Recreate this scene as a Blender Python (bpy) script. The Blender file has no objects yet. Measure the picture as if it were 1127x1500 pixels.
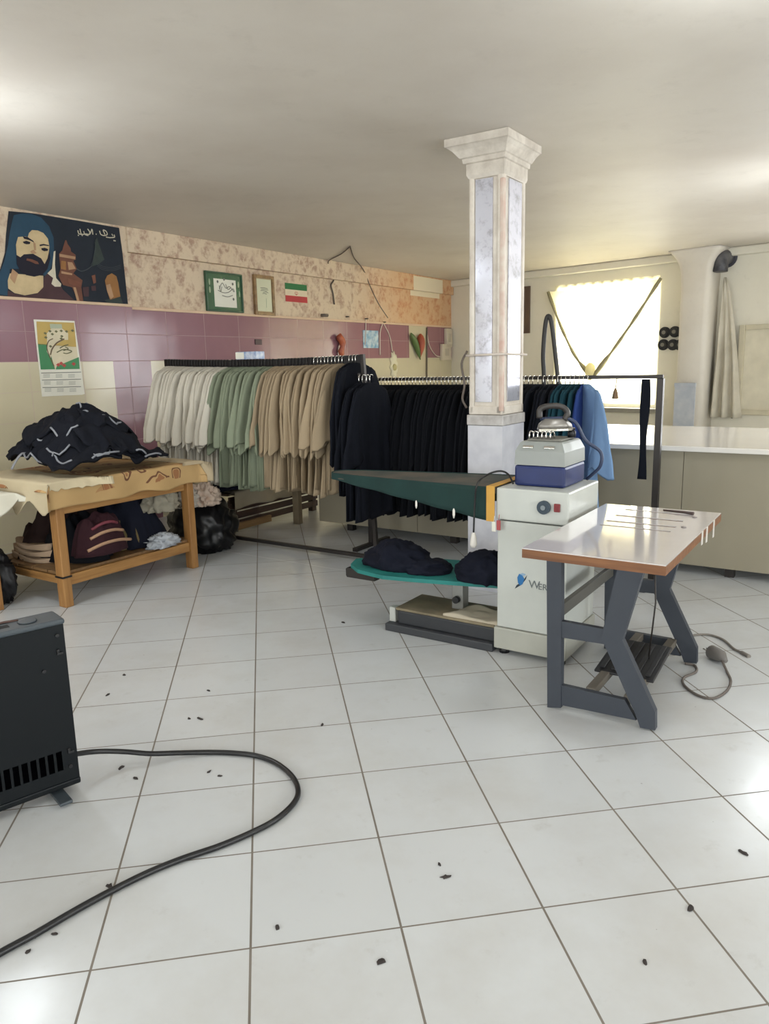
import bpy, bmesh, math, random
from mathutils import Vector, Matrix, noise
random.seed(7)
S = bpy.context.scene
COL = S.collection
PI = math.pi
# ------------------------------------------------------------------ camera
FPX, YAW, PITCH, ROLL = 1103.548, -0.155788, -0.193512, -0.0228224
CAM = Vector((0.10544, -1.75093, 1.48835))
fw = Vector((-math.sin(YAW)*math.cos(PITCH), math.cos(YAW)*math.cos(PITCH), math.sin(PITCH)))
r0 = Vector((math.cos(YAW), math.sin(YAW), 0)); u0 = r0.cross(fw)
rt = r0*math.cos(ROLL) + u0*math.sin(ROLL); up = -r0*math.sin(ROLL) + u0*math.cos(ROLL)
cam = bpy.data.objects.new('camera', bpy.data.cameras.new('camera')); COL.objects.link(cam)
m = Matrix((rt, up, -fw)).transposed().to_4x4(); m.translation = CAM; cam.matrix_world = m
cam.data.sensor_fit = 'HORIZONTAL'; cam.data.sensor_width = 36; cam.data.lens = FPX/1127*36
cam.data.clip_start = 0.02
S.camera = cam
# room axes: the furniture stands at 42.5 degrees to the floor tiles
AV = math.radians(-42.5)
EX = Vector((math.cos(AV), math.sin(AV), 0)); EY = Vector((-math.sin(AV), math.cos(AV), 0))
def W(v, u, z=0.0): return EX*v + EY*u + Vector((0, 0, z))
def ray(x, y): return fw + rt*((x-563.5)/FPX) - up*((y-750)/FPX)
def on(x, y, n, c):
    d = ray(x, y); return CAM + d*((c - n.dot(CAM))/n.dot(d))
def at_z(x, y, z=0.0): return on(x, y, Vector((0, 0, 1)), z)
def vu(p): return Vector((p.dot(EX), p.dot(EY), p.z))
def at_u(x, y, u): return vu(on(x, y, EY, u))
def at_v(x, y, v): return vu(on(x, y, EX, v))
TH1, TH2 = math.radians(47.7), math.radians(-53.2)
D1 = Vector((math.cos(TH1), math.sin(TH1), 0)); N1 = Vector((-D1.y, D1.x, 0))
CORNER = Vector((3.26, 10.75, 0)); C1 = N1.dot(CORNER)
D2 = Vector((math.cos(TH2), math.sin(TH2), 0)); N2 = Vector((-D2.y, D2.x, 0)); C2 = N2.dot(CORNER)
def w1(x, y):
    p = on(x, y, N1, C1); return (p.dot(D1), p.z)
def w2(x, y):
    p = on(x, y, N2, C2); return ((p-CORNER).dot(D2), p.z)
def P1(t, z, off=0.0): return D1*t + N1*(C1-off) + Vector((0, 0, z))
def P2(t, z, off=0.0): return CORNER + D2*t - N2*off + Vector((0, 0, z))
H = 2.8
# ------------------------------------------------------------------ materials
def lin(c):
    f = lambda x: x/12.92 if x <= 0.04045 else ((x+0.055)/1.055)**2.4
    return tuple(f(x/255) for x in c)+(1,)
class NT:
    def __init__(s, name):
        s.m = bpy.data.materials.new(name); s.m.use_nodes = True
        s.t = s.m.node_tree; s.b = s.t.nodes['Principled BSDF']; s.out = s.t.nodes['Material Output']
    def n(s, typ, **kw):
        q = s.t.nodes.new('ShaderNode'+typ)
        for k, v in kw.items():
            if k.startswith('i_'):
                key = k[2:]; key = int(key) if key.isdigit() else key
                s.put(q.inputs[key], v)
            else: setattr(q, k, v)
        return q
    def put(s, sock, v):
        if isinstance(v, bpy.types.NodeSocket): s.t.links.new(v, sock)
        elif isinstance(v, bpy.types.Node): s.t.links.new(v.outputs[0], sock)
        else: sock.default_value = v
    def math(s, op, a, b=0.0, c=None):
        q = s.n('Math', operation=op); s.put(q.inputs[0], a); s.put(q.inputs[1], b)
        if c is not None: s.put(q.inputs[2], c)
        return q.outputs[0]
    def mix(s, fac, a, b):
        q = s.n('Mix', data_type='RGBA'); s.put(q.inputs[0], fac); s.put(q.inputs[6], a); s.put(q.inputs[7], b); return q.outputs[2]
    def ramp(s, fac, a, b, ca=(0,0,0,1), cb=(1,1,1,1)):
        q = s.n('ValToRGB'); e = q.color_ramp.elements
        e[0].position = a; e[1].position = b; e[0].color = ca; e[1].color = cb
        s.put(q.inputs[0], fac); return q.outputs[0]
    def coords(s, kind='Object'): return s.n('TexCoord').outputs[kind]
    def noise(s, vec, scale, detail=3, rough=0.55):
        q = s.n('TexNoise', i_Scale=scale, i_Detail=detail, i_Roughness=rough); s.put(q.inputs['Vector'], vec); return q.outputs[0]
    def bump(s, h, strength=0.2, dist=0.01):
        q = s.n('Bump', i_Strength=strength, i_Distance=dist); s.put(q.inputs['Height'], h); s.put(s.b.inputs['Normal'], q.outputs[0])
MC = {}
def mat(name, rgb, rough=0.6, metal=0.0, var=0.12, scale=6.0, bump=0.0, bscale=60.0, spec=0.5, rgb2=None, coat=0.0, sheen=0.0):
    if name in MC: return MC[name]
    t = NT(name); c = t.coords()
    a = lin(rgb); b = lin(rgb2) if rgb2 else tuple(x*(1-var) for x in a[:3])+(1,)
    nz = t.noise(c, scale)
    t.put(t.b.inputs['Base Color'], t.mix(t.ramp(nz, 0.35, 0.68), a, b))
    t.b.inputs['Roughness'].default_value = rough; t.b.inputs['Metallic'].default_value = metal
    t.b.inputs['Specular IOR Level'].default_value = spec
    t.b.inputs['Coat Weight'].default_value = coat; t.b.inputs['Sheen Weight'].default_value = sheen
    if bump: t.bump(t.noise(c, bscale, 2), bump, 0.004)
    MC[name] = t.m; return t.m
def wood(name, rgb, rgb2, rough=0.55, axis=0, scale=3.0):
    if name in MC: return MC[name]
    t = NT(name); c = t.coords()
    mp = t.n('Mapping'); sc = [14.0, 14.0, 14.0]; sc[axis] = 1.0; mp.inputs['Scale'].default_value = sc; t.put(mp.inputs[0], c)
    nz = t.noise(mp.outputs[0], scale, 5, 0.6)
    t.put(t.b.inputs['Base Color'], t.mix(t.ramp(nz, 0.35, 0.7), lin(rgb), lin(rgb2))); t.b.inputs['Roughness'].default_value = rough
    t.bump(nz, 0.15, 0.003); MC[name] = t.m; return t.m
# ------------------------------------------------------------------ mesh builder
class MB:
    def __init__(s): s.bm = bmesh.new(); s.mi = 0
    def _fin(s, fs, smooth):
        for f in fs: f.material_index = s.mi; f.smooth = smooth
    def box(s, c, d, bev=0.0, rot=None, smooth=False):
        """c centre, d full sizes"""
        r = bmesh.ops.create_cube(s.bm, size=1.0); vs = r['verts']
        bmesh.ops.scale(s.bm, vec=Vector(d), verts=vs)
        if bev:
            es = list({e for v in vs for e in v.link_edges})
            q = bmesh.ops.bevel(s.bm, geom=es, offset=bev, segments=2, affect='EDGES', profile=0.5)
            vs = list({v for f in q['faces'] for v in f.verts} | {v for v in vs if v.is_valid})
        if rot: bmesh.ops.rotate(s.bm, cent=(0, 0, 0), matrix=rot.to_matrix() if hasattr(rot, 'to_matrix') else rot, verts=vs)
        bmesh.ops.translate(s.bm, vec=Vector(c), verts=vs)
        s._fin({f for v in vs for f in v.link_faces}, smooth); return s
    def bb(s, x0, x1, y0, y1, z0, z1, bev=0.0):
        return s.box(((x0+x1)/2, (y0+y1)/2, (z0+z1)/2), (abs(x1-x0), abs(y1-y0), abs(z1-z0)), bev)
    def loft(s, rings, closed=True, caps=True, smooth=True):
        vv = [[s.bm.verts.new(p) for p in r] for r in rings]; fs = []
        n = len(vv[0])
        for a, b in zip(vv, vv[1:]):
            for i in range(n if closed else n-1):
                j = (i+1) % n; fs.append(s.bm.faces.new((a[i], a[j], b[j], b[i])))
        s._fin(fs, smooth)
        if caps and closed:
            s._fin([s.bm.faces.new(list(reversed(vv[0]))), s.bm.faces.new(vv[-1])], False)
        return s
    def tube(s, pts, r, n=8, caps=True, smooth=True):
        pts = [Vector(p) for p in pts]; rings = []; prev = None
        for i, p in enumerate(pts):
            t = (pts[min(i+1, len(pts)-1)] - pts[max(i-1, 0)]).normalized()
            if prev is None:
                a = Vector((0, 0, 1)) if abs(t.z) < 0.9 else Vector((1, 0, 0)); nrm = t.cross(a).normalized()
            else: nrm = (prev - t*prev.dot(t)).normalized()
            prev = nrm; bi = t.cross(nrm)
            rr = r[i] if isinstance(r, (list, tuple)) else r
            rings.append([p + (nrm*math.cos(2*PI*k/n) + bi*math.sin(2*PI*k/n))*rr for k in range(n)])
        return s.loft(rings, True, caps, smooth)
    def cyl(s, a, b, r, n=16, smooth=True): return s.tube([a, b], r, n, True, smooth)
    def lathe(s, prof, c=(0, 0, 0), n=24):
        return s.loft([[Vector(c)+Vector((r*math.cos(2*PI*k/n), r*math.sin(2*PI*k/n), z)) for k in range(n)] for r, z in prof])
    def prism(s, poly, d, to=lambda a, b, c: (a, c, b), d0=0.0):
        """polygon (a,b) extruded from d0 to d; 'to' maps (a, b, depth) to xyz"""
        A = [s.bm.verts.new(to(a, b, d0)) for a, b in poly]; B = [s.bm.verts.new(to(a, b, d)) for a, b in poly]
        fs = [s.bm.faces.new(A), s.bm.faces.new(list(reversed(B)))]; n = len(poly)
        for i in range(n): fs.append(s.bm.faces.new((A[i], B[i], B[(i+1) % n], A[(i+1) % n])))
        s._fin(fs, False); return s
    def grid(s, f, nu, nv, thick=0.0, smooth=True):
        """surface f(a,b), a,b in 0..1; thick extrudes along normals"""
        P = [[Vector(f(i/nu, j/nv)) for j in range(nv+1)] for i in range(nu+1)]
        def nrm(i, j):
            a = P[min(i+1, nu)][j]-P[max(i-1, 0)][j]; b = P[i][min(j+1, nv)]-P[i][max(j-1, 0)]
            q = a.cross(b); return q.normalized() if q.length > 1e-9 else Vector((0, 0, 1))
        T = [[s.bm.verts.new(p) for p in row] for row in P]; fs = []
        for i in range(nu):
            for j in range(nv): fs.append(s.bm.faces.new((T[i][j], T[i+1][j], T[i+1][j+1], T[i][j+1])))
        if thick:
            Bq = [[s.bm.verts.new(P[i][j]-nrm(i, j)*thick) for j in range(nv+1)] for i in range(nu+1)]
            for i in range(nu):
                for j in range(nv): fs.append(s.bm.faces.new((Bq[i][j], Bq[i][j+1], Bq[i+1][j+1], Bq[i+1][j])))
            for i in range(nu):
                fs.append(s.bm.faces.new((T[i][0], Bq[i][0], Bq[i+1][0], T[i+1][0])))
                fs.append(s.bm.faces.new((T[i][nv], T[i+1][nv], Bq[i+1][nv], Bq[i][nv])))
            for j in range(nv):
                fs.append(s.bm.faces.new((T[0][j], T[0][j+1], Bq[0][j+1], Bq[0][j])))
                fs.append(s.bm.faces.new((T[nu][j], Bq[nu][j], Bq[nu][j+1], T[nu][j+1])))
        s._fin(fs, smooth); return s
    def data(s, name, mats):
        me = bpy.data.meshes.new(name); bmesh.ops.recalc_face_normals(s.bm, faces=s.bm.faces[:])
        s.bm.to_mesh(me); s.bm.free()
        for q in (mats if isinstance(mats, (list, tuple)) else [mats]): me.materials.append(q)
        return me
    def build(s, name, mats, parent=None, loc=None, rotz=0.0):
        return link(name, s.data(name, mats), parent, loc, rotz)
def link(name, me, parent=None, loc=None, rotz=0.0):
    o = bpy.data.objects.new(name, me); COL.objects.link(o)
    if parent: o.parent = parent
    if loc is not None: o.location = loc
    if rotz: o.rotation_euler = (0, 0, rotz)
    return o
def tag(o, label, cat, group=None):
    o['label'] = label; o['category'] = cat
    if group: o['group'] = group
    return o
def thing(name, label, cat, loc=(0, 0, 0), rotz=0.0, group=None):
    o = link(name, None, None, loc, rotz); return tag(o, label, cat, group)
def struct(o): o['kind'] = 'structure'; return o
def smooth_path(pts, k=8):
    pts = [Vector(p) for p in pts]; q = [pts[0]*2-pts[1]]+pts+[pts[-1]*2-pts[-2]]; out = []
    for i in range(1, len(q)-2):
        a, b, c, d = q[i-1:i+3]
        for j in range(k):
            t = j/k
            out.append(0.5*((2*b)+(c-a)*t+(2*a-5*b+4*c-d)*t*t+(3*b-a-3*c+d)*t**3))
    out.append(pts[-1]); return out
def nz(*p): return noise.noise(Vector(p))
def heap(rx, ry, h, seed, jag=0.25, fold=0.35, nr=16, na=56, power=2.0, crease=6.0, lean=(0, 0), creases=0.3):
    """a crumpled lump of cloth standing on z=0"""
    b = MB(); rings = []
    rad = lambda a: 1+jag*nz(math.cos(a)*2.1+seed, math.sin(a)*2.1, seed*0.7)+jag*0.5*nz(math.cos(a)*5.3, math.sin(a)*5.3+seed, 3)
    for i in range(nr+1):
        r = i/nr; ring = []
        for k in range(na):
            a = 2*PI*k/na; R = rad(a)*r
            x, y = math.cos(a)*R*rx, math.sin(a)*R*ry
            base = max(0.0, 1-r**power)
            n1 = nz(x*9+seed, y*9, seed); n2 = 1-abs(nz(x*crease/0.3+seed*3, y*crease/0.3, 5.5))*2
            z = h*base*(1+fold*n1*1.6) + h*creases*(n2-0.5)*min(1, (1-r)*3)*0.6 + 0.008
            z = max(z, 0.006 if r < 1 else 0.0)
            ring.append(Vector((x+lean[0]*base, y+lean[1]*base, z)))
        rings.append(ring)
    rings[0] = [Vector(rings[0][0])+Vector((1e-4*math.cos(2*PI*k/na), 1e-4*math.sin(2*PI*k/na), 0)) for k in range(na)]
    b.loft(rings, True, True); return b
def crumple(rx, ry, rz, seed, amp=.35, freq=2.2, na=56, nr=28, flat=.35):
    """a crumpled ball of cloth: ridged folds on a squashed globe, flat underneath, resting on z=0"""
    b = MB(); rings = []
    for i in range(nr+1):
        ph = PI*(i+.02)/(nr+.04); ring = []
        for k in range(na):
            a = 2*PI*k/na; d = Vector((math.sin(ph)*math.cos(a), math.sin(ph)*math.sin(a), math.cos(ph)))
            q = d*freq+Vector((seed, seed*.37, seed*1.7))
            w = Vector((noise.noise(q*1.3), noise.noise(q*1.3+Vector((7, 1, 3))), noise.noise(q*1.3+Vector((2, 9, 5)))))*.7
            f = 1-2*abs(noise.noise(q+w)); f2 = 1-2*abs(noise.noise(q*2.1+w*1.5))
            r = 1+amp*(f-.45)+amp*.4*(f2-.45)
            z = d.z*rz*r
            ring.append(Vector((d.x*rx*r, d.y*ry*r, max(z, -rz*flat)+rz*flat)))
        rings.append(ring)
    b.loft(rings, True, True); return b
ORD = 'first second third fourth fifth sixth seventh eighth ninth tenth eleventh twelfth thirteenth fourteenth fifteenth sixteenth seventeenth eighteenth nineteenth twentieth'.split()
def ordinal(i):
    if i < 20: return ORD[i]
    t = ['', '', 'twenty', 'thirty', 'forty', 'fifty'][(i+1)//10]; k = (i+1) % 10
    if k: return t+' '+ORD[k-1]
    return {'twenty': 'twentieth', 'thirty': 'thirtieth', 'forty': 'fortieth', 'fifty': 'fiftieth'}[t]
# ------------------------------------------------------------------ setting materials
def floor_mat():
    t = NT('glazed_floor_tiles'); g = t.n('NewGeometry').outputs['Position']
    sp = t.n('SeparateXYZ'); t.put(sp.inputs[0], g); x, y = sp.outputs[0], sp.outputs[1]
    def line(c, w):
        q = t.math('ABSOLUTE', t.math('SUBTRACT', t.math('FRACT', t.math('ADD', t.math('DIVIDE', c, 0.4), 0.5)), 0.5))
        return t.math('LESS_THAN', q, w/0.4)
    gx, gy = line(x, 0.0032), line(y, 0.0026)
    grout_and_lines = t.math('MAXIMUM', gx, gy)
    # two thin darker lines that run with the furniture instead of with the tiles
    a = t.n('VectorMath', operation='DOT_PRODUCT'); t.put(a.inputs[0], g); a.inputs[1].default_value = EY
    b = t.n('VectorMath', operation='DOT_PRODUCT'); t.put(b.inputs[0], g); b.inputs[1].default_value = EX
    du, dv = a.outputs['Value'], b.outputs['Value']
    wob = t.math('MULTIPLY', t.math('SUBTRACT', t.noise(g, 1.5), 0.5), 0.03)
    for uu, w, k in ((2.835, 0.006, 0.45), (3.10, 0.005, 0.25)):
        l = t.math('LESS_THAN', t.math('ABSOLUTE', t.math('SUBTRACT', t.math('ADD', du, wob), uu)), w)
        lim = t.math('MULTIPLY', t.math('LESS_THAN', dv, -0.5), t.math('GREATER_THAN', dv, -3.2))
        grout_and_lines = t.math('MAXIMUM', grout_and_lines, t.math('MULTIPLY', t.math('MULTIPLY', l, lim), k))
    cell = t.n('CombineXYZ'); t.put(cell.inputs[0], t.math('FLOOR', t.math('DIVIDE', x, 0.4))); t.put(cell.inputs[1], t.math('FLOOR', t.math('DIVIDE', y, 0.4)))
    wn = t.n('TexWhiteNoise', noise_dimensions='3D'); t.put(wn.inputs[0], cell.outputs[0])
    base = t.mix(t.math('MULTIPLY', wn.outputs[0], 0.6), lin((209, 212, 214)), lin((200, 203, 205)))
    base = t.mix(t.math('MULTIPLY', t.ramp(t.noise(g, 1.3, 6, 0.65), 0.45, 0.75), 0.45), base, lin((180, 175, 166)))
    base = t.mix(t.math('MULTIPLY', t.ramp(t.noise(g, 9, 6, 0.7), 0.6, 0.8), 0.35), base, lin((165, 160, 152)))
    # trodden-in specks and dirt smears
    vo = t.n('TexVoronoi', i_Scale=5.5, i_Randomness=1.0); t.put(vo.inputs['Vector'], g)
    sz = t.math('MULTIPLY', t.math('SUBTRACT', t.noise(g, 3.7, 2), 0.44), 0.13)
    speck = t.math('LESS_THAN', vo.outputs['Distance'], sz)
    base = t.mix(t.math('MULTIPLY', speck, 0.55), base, lin((92, 86, 80)))
    v2 = t.n('TexVoronoi', i_Scale=17.0); t.put(v2.inputs['Vector'], g)
    speck2 = t.math('LESS_THAN', v2.outputs['Distance'], t.math('MULTIPLY', t.math('SUBTRACT', t.noise(g, 6.1, 2), 0.53), 0.3))
    base = t.mix(t.math('MULTIPLY', speck2, 0.4), base, lin((110, 104, 97)))
    gcol = t.mix(t.noise(g, 6, 3), lin((96, 88, 78)), lin((140, 133, 124)))
    t.put(t.b.inputs['Base Color'], t.mix(grout_and_lines, base, gcol))
    t.put(t.b.inputs['Roughness'], t.math('ADD', t.math('MULTIPLY', grout_and_lines, 0.5), t.math('ADD', 0.17, t.math('MULTIPLY', t.noise(g, 4, 4), 0.14))))
    h = t.math('ADD', t.math('MULTIPLY', grout_and_lines, -1.0), t.math('MULTIPLY', t.noise(g, 3.0, 2), 0.5))
    t.bump(h, 0.25, 0.003); return t.m
def plaster(name, rgb, rgb2, scale=0.8, crack=False, rough=0.9):
    t = NT(name); g = t.n('NewGeometry').outputs['Position']
    a = t.ramp(t.noise(g, scale, 6, 0.6), 0.35, 0.72)
    c = t.mix(a, lin(rgb), lin(rgb2))
    c = t.mix(t.math('MULTIPLY', t.ramp(t.noise(g, scale*6, 5, 0.7), 0.58, 0.75), 0.25), c, tuple(q*0.75 for q in lin(rgb2)[:3])+(1,))
    t.put(t.b.inputs['Base Color'], c); t.b.inputs['Roughness'].default_value = rough
    t.bump(t.noise(g, 7, 5, 0.6), 0.18, 0.01); return t.m
def wall_left_mat():
    """local x = distance along the wall, z = height: cream tiles, a purple tile band, flowered wallpaper"""
    t = NT('tiled_and_papered_wall'); o = t.coords('Object')
    sp = t.n('SeparateXYZ'); t.put(sp.inputs[0], o); x, z = sp.outputs[0], sp.outputs[2]
    def rng(s, a, b): return t.math('MULTIPLY', t.math('GREATER_THAN', s, a), t.math('LESS_THAN', s, b))
    paper = t.math('GREATER_THAN', z, 2.075)
    strip = t.math('MULTIPLY', rng(x, 3.40, 3.87), t.math('GREATER_THAN', z, 0.0))
    creamgap = rng(x, 8.79, 9.33)
    purple = t.math('MAXIMUM', t.math('MULTIPLY', t.math('GREATER_THAN', z, 1.575), t.math('SUBTRACT', 1.0, creamgap)), strip)
    # tiles
    def joint(s, w, off, lw):
        q = t.math('ABSOLUTE', t.math('SUBTRACT', t.math('FRACT', t.math('ADD', t.math('DIVIDE', t.math('SUBTRACT', s, off), w), 0.5)), 0.5))
        return t.math('LESS_THAN', q, lw/w)
    j = t.math('MAXIMUM', joint(x, 0.515, 4.1, 0.004), joint(z, 0.25, 1.575, 0.003))
    pc = t.mix(t.noise(o, 2.0, 3), lin((146, 108, 118)), lin((130, 92, 102)))
    pc = t.mix(t.math('MULTIPLY', t.math('GREATER_THAN', x, 7.0), 0.25), pc, lin((160, 112, 108)))
    cc = t.mix(t.noise(o, 2.0, 3), lin((206, 198, 172)), lin((192, 182, 154)))
    tc = t.mix(purple, cc, pc)
    tc = t.mix(t.math('MULTIPLY', j, 0.4), tc, lin((186, 160, 158)))
    # wallpaper
    vo = t.n('TexVoronoi', i_Scale=9.0, i_Randomness=1.0); mp = t.n('Mapping'); mp.inputs['Scale'].default_value = (1, 1, 0.8); t.put(mp.inputs[0], o)
    wv = t.n('VectorMath', operation='ADD'); t.put(wv.inputs[0], mp.outputs[0])
    cx = t.n('TexNoise', i_Scale=9.0, i_Detail=3.0); t.put(cx.inputs['Vector'], o)
    sc = t.n('VectorMath', operation='SCALE'); t.put(sc.inputs[0], cx.outputs['Color']); sc.inputs['Scale'].default_value = 0.25
    t.put(wv.inputs[1], sc.outputs[0]); t.put(vo.inputs['Vector'], wv.outputs[0])
    fl = t.ramp(vo.outputs['Distance'], 0.22, 0.62, (1, 1, 1, 1), (0, 0, 0, 1))
    fl = t.math('MULTIPLY', fl, t.ramp(t.noise(o, 22, 4, 0.7), 0.32, 0.56))
    far = t.ramp(t.math('DIVIDE', t.math('ADD', x, t.math('MULTIPLY', t.noise(o, 2.5), 1.2)), 10.0), 0.78, 0.93)
    bgc = t.mix(far, lin((208, 190, 166)), lin((208, 172, 136)))
    flc = t.mix(far, lin((168, 140, 122)), lin((190, 134, 98)))
    wc = t.mix(fl, bgc, flc)
    wc = t.mix(t.ramp(t.noise(o, 30, 4, 0.7), 0.55, 0.75), wc, t.mix(0.5, wc, flc))
    patch = t.math('MULTIPLY', rng(x, 8.85, 9.75), rng(z, 2.50, 2.78))
    wc = t.mix(patch, wc, lin((226, 214, 190)))
    t.put(t.b.inputs['Base Color'], t.mix(paper, tc, wc))
    t.put(t.b.inputs['Roughness'], t.math('ADD', t.math('MULTIPLY', paper, 0.62), t.math('ADD', 0.16, t.math('MULTIPLY', j, 0.4))))
    cell = t.n('CombineXYZ')
    t.put(cell.inputs[0], t.math('FLOOR', t.math('DIVIDE', t.math('SUBTRACT', x, 4.1), 0.515))); t.put(cell.inputs[1], t.math('FLOOR', t.math('DIVIDE', t.math('SUBTRACT', z, 1.575), 0.25)))
    h = t.math('ADD', t.math('MULTIPLY', t.noise(o, 1.8, 1), t.math('SUBTRACT', 1.0, paper)), t.math('MULTIPLY', j, -0.25))
    t.bump(h, 0.35, 0.02); return t.m
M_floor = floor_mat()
M_ceil = plaster('stained_ceiling_plaster', (214, 207, 197), (198, 189, 178), 0.7, False, 0.52)
M_wl = wall_left_mat(); M_wl.node_tree.nodes['Principled BSDF'].inputs['Specular IOR Level'].default_value = 0.35
M_wr = plaster('cream_wall_plaster', (230, 226, 212), (220, 215, 200), 0.9)
M_trimpaper = mat('pink_border_strip', (216, 188, 160), 0.7, var=0.1)
M_white = mat('white_paint', (226, 222, 214), 0.5, var=0.06)
M_black = mat('black_plastic', (20, 20, 22), 0.4)
M_chrome = mat('chrome', (210, 208, 202), 0.18, 1.0, var=0.05)
M_steel = mat('dark_steel', (62, 58, 56), 0.45, 0.6)
# ------------------------------------------------------------------ shell
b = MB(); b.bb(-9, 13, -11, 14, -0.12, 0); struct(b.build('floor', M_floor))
b = MB(); b.bb(-9, 13, -11, 14, H, H+0.15); struct(b.build('ceiling', M_ceil))
L1, L2 = 13.5, 11.0
t_c = CORNER.dot(D1)
o1 = P1(0, 0); b = MB(); b.bb(t_c-L1, t_c+0.2, 0, 0.2, 0, H); struct(b.build('wall_left', M_wl, None, o1, TH1))
# the stretch behind the banner and calendar stands a hand's breadth proud
b = MB(); b.bb(t_c-L1, 3.67, -0.035, -0.0005, 0, H); struct(b.build('trim_1', M_wl, None, o1, TH1))
b = MB(); b.bb(3.67, t_c-0.02, -0.06, -0.0005, 2.575, H, 0.006); struct(b.build('trim_2', M_wl, None, o1, TH1))
b = MB(); b.bb(3.64, t_c-0.03, -0.018, -0.0005, 2.055, 2.082, 0.004); struct(b.build('trim_3', M_trimpaper, None, o1, TH1))
b = MB(); b.bb(1.0, 3.66, -0.052, -0.036, 2.075, 2.1, 0.004); struct(b.build('trim_4', M_trimpaper, None, o1, TH1))
def holed(b, x0, x1, z0, z1, holes, y0=0.0, y1=0.22):
    x = x0
    for (a, c, p, q) in holes:
        b.bb(x, a, y0, y1, z0, z1); b.bb(a, c, y0, y1, z0, p); b.bb(a, c, y0, y1, q, z1); x = c
    b.bb(x, x1, y0, y1, z0, z1)
WIN = (2.0, 3.57, 0.80, 2.52)
b = MB(); holed(b, -0.2, L2, 0, H, [WIN, (6.0, 8.2, 0.95, 2.45)]); struct(b.build('wall_right', M_wr, None, CORNER, TH2))
E_ = CORNER + D2*L2 - D1*L1
b = MB(); holed(b, 0, L1, 0, H, [(1.2, 3.2, 0.95, 2.45), (4.2, 6.4, 0.95, 2.45), (8.0, 10.4, 0.95, 2.45)], -0.22, 0.0); struct(b.build('wall_back', M_wr, None, E_, TH1))  # unseen window openings, added mostly to let in fill light
b = MB(); holed(b, 0, L2, 0, H, [(1.0, 3.6, 0.95, 2.45), (5.5, 8.5, 0.95, 2.45)], -0.22, 0.0); struct(b.build('wall_front', M_wr, None, CORNER-D1*L1, TH2))  # both openings are out of view, added for fill light
# soffit over the window wall
b = MB(); b.bb(0.02, L2-0.1, -0.10, -0.0005, 2.70, H, 0.02); struct(b.build('trim_5', M_wr, None, CORNER, TH2))
# ------------------------------------------------------------------ window with its sheers
M_frame = mat('white_window_frame', (205, 203, 194), 0.45, var=0.08)
M_sillgrey = mat('grey_sill', (150, 146, 136), 0.6)
def glass_mat():
    t = NT('window_pane'); tr = t.n('BsdfTransparent'); gl = t.n('BsdfGlossy', i_Roughness=0.05)
    mx = t.n('MixShader'); mx.inputs[0].default_value = 0.06; t.put(mx.inputs[1], tr); t.put(mx.inputs[2], gl); t.put(t.out.inputs[0], mx); return t.m
M_glass = glass_mat()
def sheer_mat(name, rgb, thru=0.5, clear=0.2):
    t = NT(name); c = t.coords(); w = t.n('TexWave', i_Scale=9.0, i_Distortion=2.0); t.put(w.inputs['Vector'], c)
    colr = t.mix(t.math('MULTIPLY', w.outputs['Fac'], 0.25), lin(rgb), tuple(x*0.85 for x in lin(rgb)[:3])+(1,))
    d = t.n('BsdfDiffuse'); t.put(d.inputs[0], colr); tl = t.n('BsdfTranslucent'); t.put(tl.inputs[0], colr); tp = t.n('BsdfTransparent')
    a = t.n('MixShader'); a.inputs[0].default_value = thru; t.put(a.inputs[1], d); t.put(a.inputs[2], tl)
    e = t.n('MixShader'); e.inputs[0].default_value = clear; t.put(e.inputs[1], a); t.put(e.inputs[2], tp); t.put(t.out.inputs[0], e); return t.m
M_sheer = sheer_mat('cream_sheer_cloth', (244, 240, 214), 0.6, 0.25)
M_hem = mat('olive_hem_cloth', (158, 152, 122), 0.9)
M_cloth = sheer_mat('cream_draped_cloth', (236, 231, 204), 0.55, 0.05)
a0, a1, z0, z1 = WIN
win = struct(link('window_1', None, None, CORNER, TH2))
b = MB()
for x in (a0+0.03, (a0+a1)/2-0.06, a1-0.03): b.bb(x-0.03, x+0.03, 0.09, 0.15, z0, z1)
for z in (z0+0.035, z1-0.03): b.bb(a0, a1, 0.092, 0.148, z-0.03, z+0.03)
b.build('window_frame', M_frame, win)
b = MB(); b.bb(a0+0.02, a1-0.02, 0.118, 0.122, z0+0.02, z1-0.02); b.build('window_pane', M_glass, win)
b = MB(); b.bb(a0-0.03, a1+0.03, -0.07, 0.2, z0-0.05, z0+0.012, 0.006); b.build('window_sill', M_sillgrey, win)
b = MB()
b.grid(lambda p, q: (a0-0.03+p*(a1-a0+0.02), -0.02+0.012*math.sin(p*70)+0.01*nz(p*8, q*3, 2), z1+0.04-q*(z1-z0-0.04)), 90, 10)
tag(b.build('sheer_curtain', M_sheer, None, CORNER, TH2), 'thin pale yellow sheer hanging flat over the bright window', 'curtain')
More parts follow.
